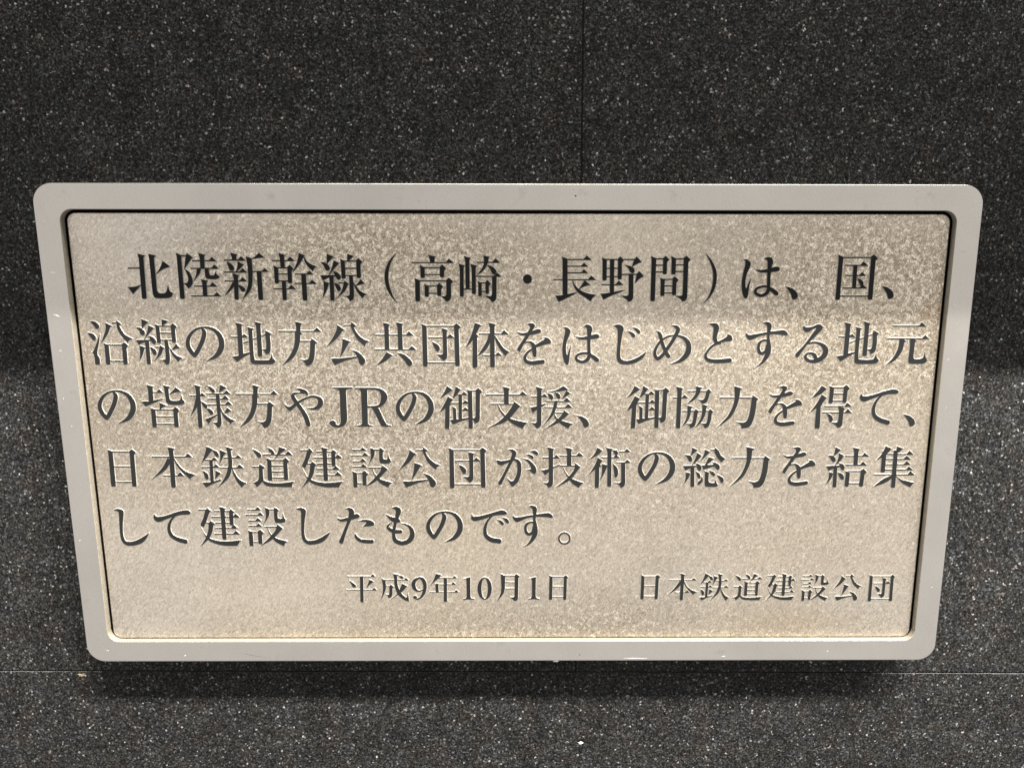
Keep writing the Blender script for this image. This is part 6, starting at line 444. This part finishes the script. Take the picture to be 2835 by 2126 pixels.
'年': '-566,1064 -97,-294 -29,-78 -34,-77 -29,-57 -54,-92 -77,-120 -92,-135 -14,-21 -1,-7 2,-4 7,1 33,30 548,499 376,0 10,-3 -9,-425 -11,-4 -364,1 -8,3 -1,22 -10,5 -178,0 -13,-4 -3,-44 3,-21 -1,-163 3,-22 -1,-163 3,-21 0,-150 4,-21 -10,-4 -351,1 -39,8 -7,-5 3,-14 15,-40 14,-4 933,-2 4,-5 1,-7 -14,-622 14,-41 6,-9 33,-21 113,-1 40,26 17,46 14,621 4,12 808,0 6,2 9,21 -2,10 -167,168 -8,4 -7,-1 -10,-10 -118,-138 -504,0 -9,4 11,512 3,14 595,1 13,5 5,14 0,7 -12,14 -147,148 -13,12 -7,1 -13,-10 -122,-139 -297,1 -4,10 10,417 10,4 672,-1 10,4 7,21 -17,21 -160,158 -7,-2 -115,-133 -20,-17 -923,1 -6,2 1,7 152,155 6,7 0,7 -17,9 -340,113 -20,6|-405,225 375,-1 3,-14 -13,-512 -10,-4 -345,1 -13,4 5,21 -5,448 0,49',
'１': '-350,734 3,-8 106,-24 45,-18 14,-11 12,-18 22,-63 1,-1144 -22,-107 -10,-29 -20,-36 -28,-23 -20,-9 -33,-12 -93,-21 -8,-6 0,-45 7,-6 6,-1 744,0 5,15 0,36 -5,5 -125,22 -73,22 -26,15 -13,16 -14,27 -7,29 -11,93 0,121 15,1285 -5,8 -6,-1 -173,-57 -73,-21 -72,-15 -100,-11',
'０': '-283,684 -60,-85 -58,-111 -39,-106 -30,-114 -6,-35 -14,-93 -8,-120 3,-136 18,-149 25,-107 40,-120 50,-102 58,-85 68,-73 72,-51 73,-30 86,-10 80,11 72,30 68,48 74,75 64,92 33,64 14,28 40,107 34,136 18,121 6,99 0,121 -6,71 -13,100 -25,106 -43,128 -48,98 -19,30 -45,63 -61,64 -71,51 -13,6 -65,26 -73,11 -66,-7 -26,-6 -67,-28 -73,-50|-58,723 27,21 20,9 19,5 33,-8 27,-20 15,-16 26,-36 30,-63 27,-78 12,-50 25,-128 14,-113 9,-171 -1,-149 -16,-185 -14,-100 -14,-71 -27,-100 -27,-79 -36,-71 -35,-45 -26,-21 -14,-7 -20,-4 -20,2 -19,6 -33,28 -35,48 -32,72 -19,57 -19,72 -20,107 -16,135 -7,114 0,149 5,114 8,92 14,100 15,78 33,127 27,71 30,62',
'月': '-496,1028 -5,-7 -1,-7 2,-85 20,-488 6,-298 -3,-177 -4,-22 -2,-85 -17,-157 -13,-64 -20,-78 -20,-65 -27,-71 -82,-171 -131,-236 -15,-29 -3,-14 5,-2 7,6 251,282 72,85 52,69 55,81 39,72 43,99 14,50 13,64 16,114 3,8 6,1 689,-2 3,-8 -2,-157 -3,-21 -4,-307 -2,-21 -26,-64 -12,-15 -17,-11 -46,-11 -93,0 -100,7 -19,-1 -4,-5 3,-7 126,-111 86,-81 41,-51 31,-51 14,-2 66,15 47,13 33,14 24,17 28,29 29,43 21,43 6,21 7,50 5,315 3,21 6,477 3,28 10,653 4,10 75,96 14,21 -2,7 -178,149 -13,10 -6,1 -130,-89 -10,-18 -6,-1 -739,1 -20,4|-201,856 660,0 13,-4 1,-143 -3,-21 -3,-248 -3,-14 -675,0 -3,8 3,141 3,29 4,240|-214,370 9,3 655,0 13,-3 1,-143 -3,-28 -4,-242 -9,-3 -682,1 -3,10 12,135',
}
# rows of (glyph, x, u, scale) in 1/100 mm on the plate
ROWS = [
'北 -23313 10579 1;陸 -20114 10604 1;新 -17068 10577 1;幹 -13924 10556 1;線 -10807 10515 1;（ -7740 10478 1;高 -5028 10477 1;崎 -1973 10451 1;・ 1093 10449 1;長 4172 10460 1;野 7243 10432 1;間 10340 10469 1;） 12985 10502 1;は 16211 10542 1;、 18298 9561 1;国 22442 10579 1;、 24555 9605 1',
'沿 -26232 6269 1;線 -23086 6311 1;の -20060 6211 1;地 -16929 6253 1;方 -13809 6204 1;公 -10700 6217 1;共 -7622 6180 1;団 -4566 6132 1;体 -1549 6116 1;を 1529 6196 1;は 4601 6164 1;じ 7827 6182 1;め 10641 6180 1;と 13682 6270 1;す 16824 6177 1;る 19884 6238 1;地 22963 6305 1;元 26192 6238 1',
'の -26271 1973 1;皆 -23151 2016 1;様 -19958 2004 1;方 -16901 1997 1;や -13809 1934 1;Ｊ -11360 1934 1;Ｒ -9207 1955 1;の -6443 1890 1;御 -3367 1910 1;支 -287 1916 1;援 2698 1946 1;、 4806 984 1;御 9111 1953 1;協 12153 1947 1;力 15150 1947 1;を 18348 2034 1;得 21425 1977 1;て 24576 1966 1;、 26755 1056 1',
'日 -26267 -2260 1;本 -22933 -2226 1;鉄 -19539 -2207 1;道 -16193 -2200 1;建 -12905 -2240 1;設 -9532 -2229 1;公 -6245 -2229 1;団 -2965 -2263 1;が 392 -2267 1;技 3456 -2241 1;術 6661 -2268 1;の 9844 -2290 1;総 13084 -2225 1;力 16187 -2228 1;を 19541 -2173 1;結 22830 -2231 1;集 26100 -2215 1',
'し -26107 -6506 1;て -23285 -6485 1;建 -20104 -6454 1;設 -16896 -6457 1;し -13652 -6436 1;た -10739 -6402 1;も -7685 -6424 1;の -4649 -6483 1;で -1504 -6490 1;す 1431 -6448 1;。 3617 -7330 1',
'平 -10545 -11014 1;成 -8263 -10965 1;９ -6519 -11022 1;年 -4765 -10988 1;１ -3056 -11024 1;０ -1943 -11042 1;月 -299 -10978 1;１ 1522 -11015 1;日 3237 -10979 .705;日 9665 -10950 .705;本 11923 -10953 .705;鉄 14194 -10956 .705;道 16529 -10960 .705;建 18840 -10963 .705;設 21229 -11007 .705;公 23519 -11002 .705;団 25920 -11049 .705',
]
RIM = .00042
def glyph_mesh(key):
    cu = bpy.data.curves.new('c', 'CURVE')
    cu.dimensions = '2D'
    cu.fill_mode = 'BOTH'
    for s in GLYPHS[key].split('|'):
        v = [int(q) for q in s.replace(',', ' ').split()]
        x = y = 0; pts = []
        for i in range(0, len(v), 2):
            x += v[i]; y += v[i + 1]; pts.append((x * 1e-5, y * 1e-5))
        sp = cu.splines.new('POLY')
        sp.points.add(len(pts) - 1)
        for q, (a, b) in zip(sp.points, pts): q.co = (a, b, 0, 1)
        sp.use_cyclic_u = True
    cu.bevel_depth = RIM
    cu.bevel_resolution = 0
    o = bpy.data.objects.new('c', cu)
    col.objects.link(o)
    bpy.context.view_layer.update()
    me = bpy.data.meshes.new_from_object(o.evaluated_get(bpy.context.evaluated_depsgraph_get()))
    bpy.data.objects.remove(o); bpy.data.curves.remove(cu)
    me.materials.clear(); me.materials.append(M_PAINT); me.materials.append(M_RIM)
    bm = bmesh.new(); bm.from_mesh(me)
    bmesh.ops.delete(bm, geom=[f for f in bm.faces if f.calc_center_median().z < -1e-6], context='FACES')
    for v in bm.verts:                                   # curve plane -> plate plane; sink the skirt a little into the plate
        x, y, z = v.co
        v.co = (x, -(z if z > RIM * .5 else -.00008), y)
    for f in bm.faces:
        f.normal_update()
        f.material_index = 0 if max(-w.co.y for w in f.verts) - min(-w.co.y for w in f.verts) < RIM * .1 else 1
        f.smooth = False
    bmesh.ops.recalc_face_normals(bm, faces=bm.faces)
    bm.to_mesh(me); bm.free()
    return me
cache = {}
WHICH = ('first', 'second', 'third', 'fourth', 'fifth', 'bottom')
for r, row in enumerate(ROWS):
    for it in row.split(';'):
        k, x, u, s = it.split()
        if k not in cache: cache[k] = glyph_mesh(k)
        o = bpy.data.objects.new('character', cache[k])
        col.objects.link(o)
        o.parent = plate
        o.location = (int(x) * 1e-5, -PD, int(u) * 1e-5)
        o.scale = (float(s), 1.0, float(s))
        o['label'] = 'raised dark character %s in the %s line' % (k, WHICH[r])
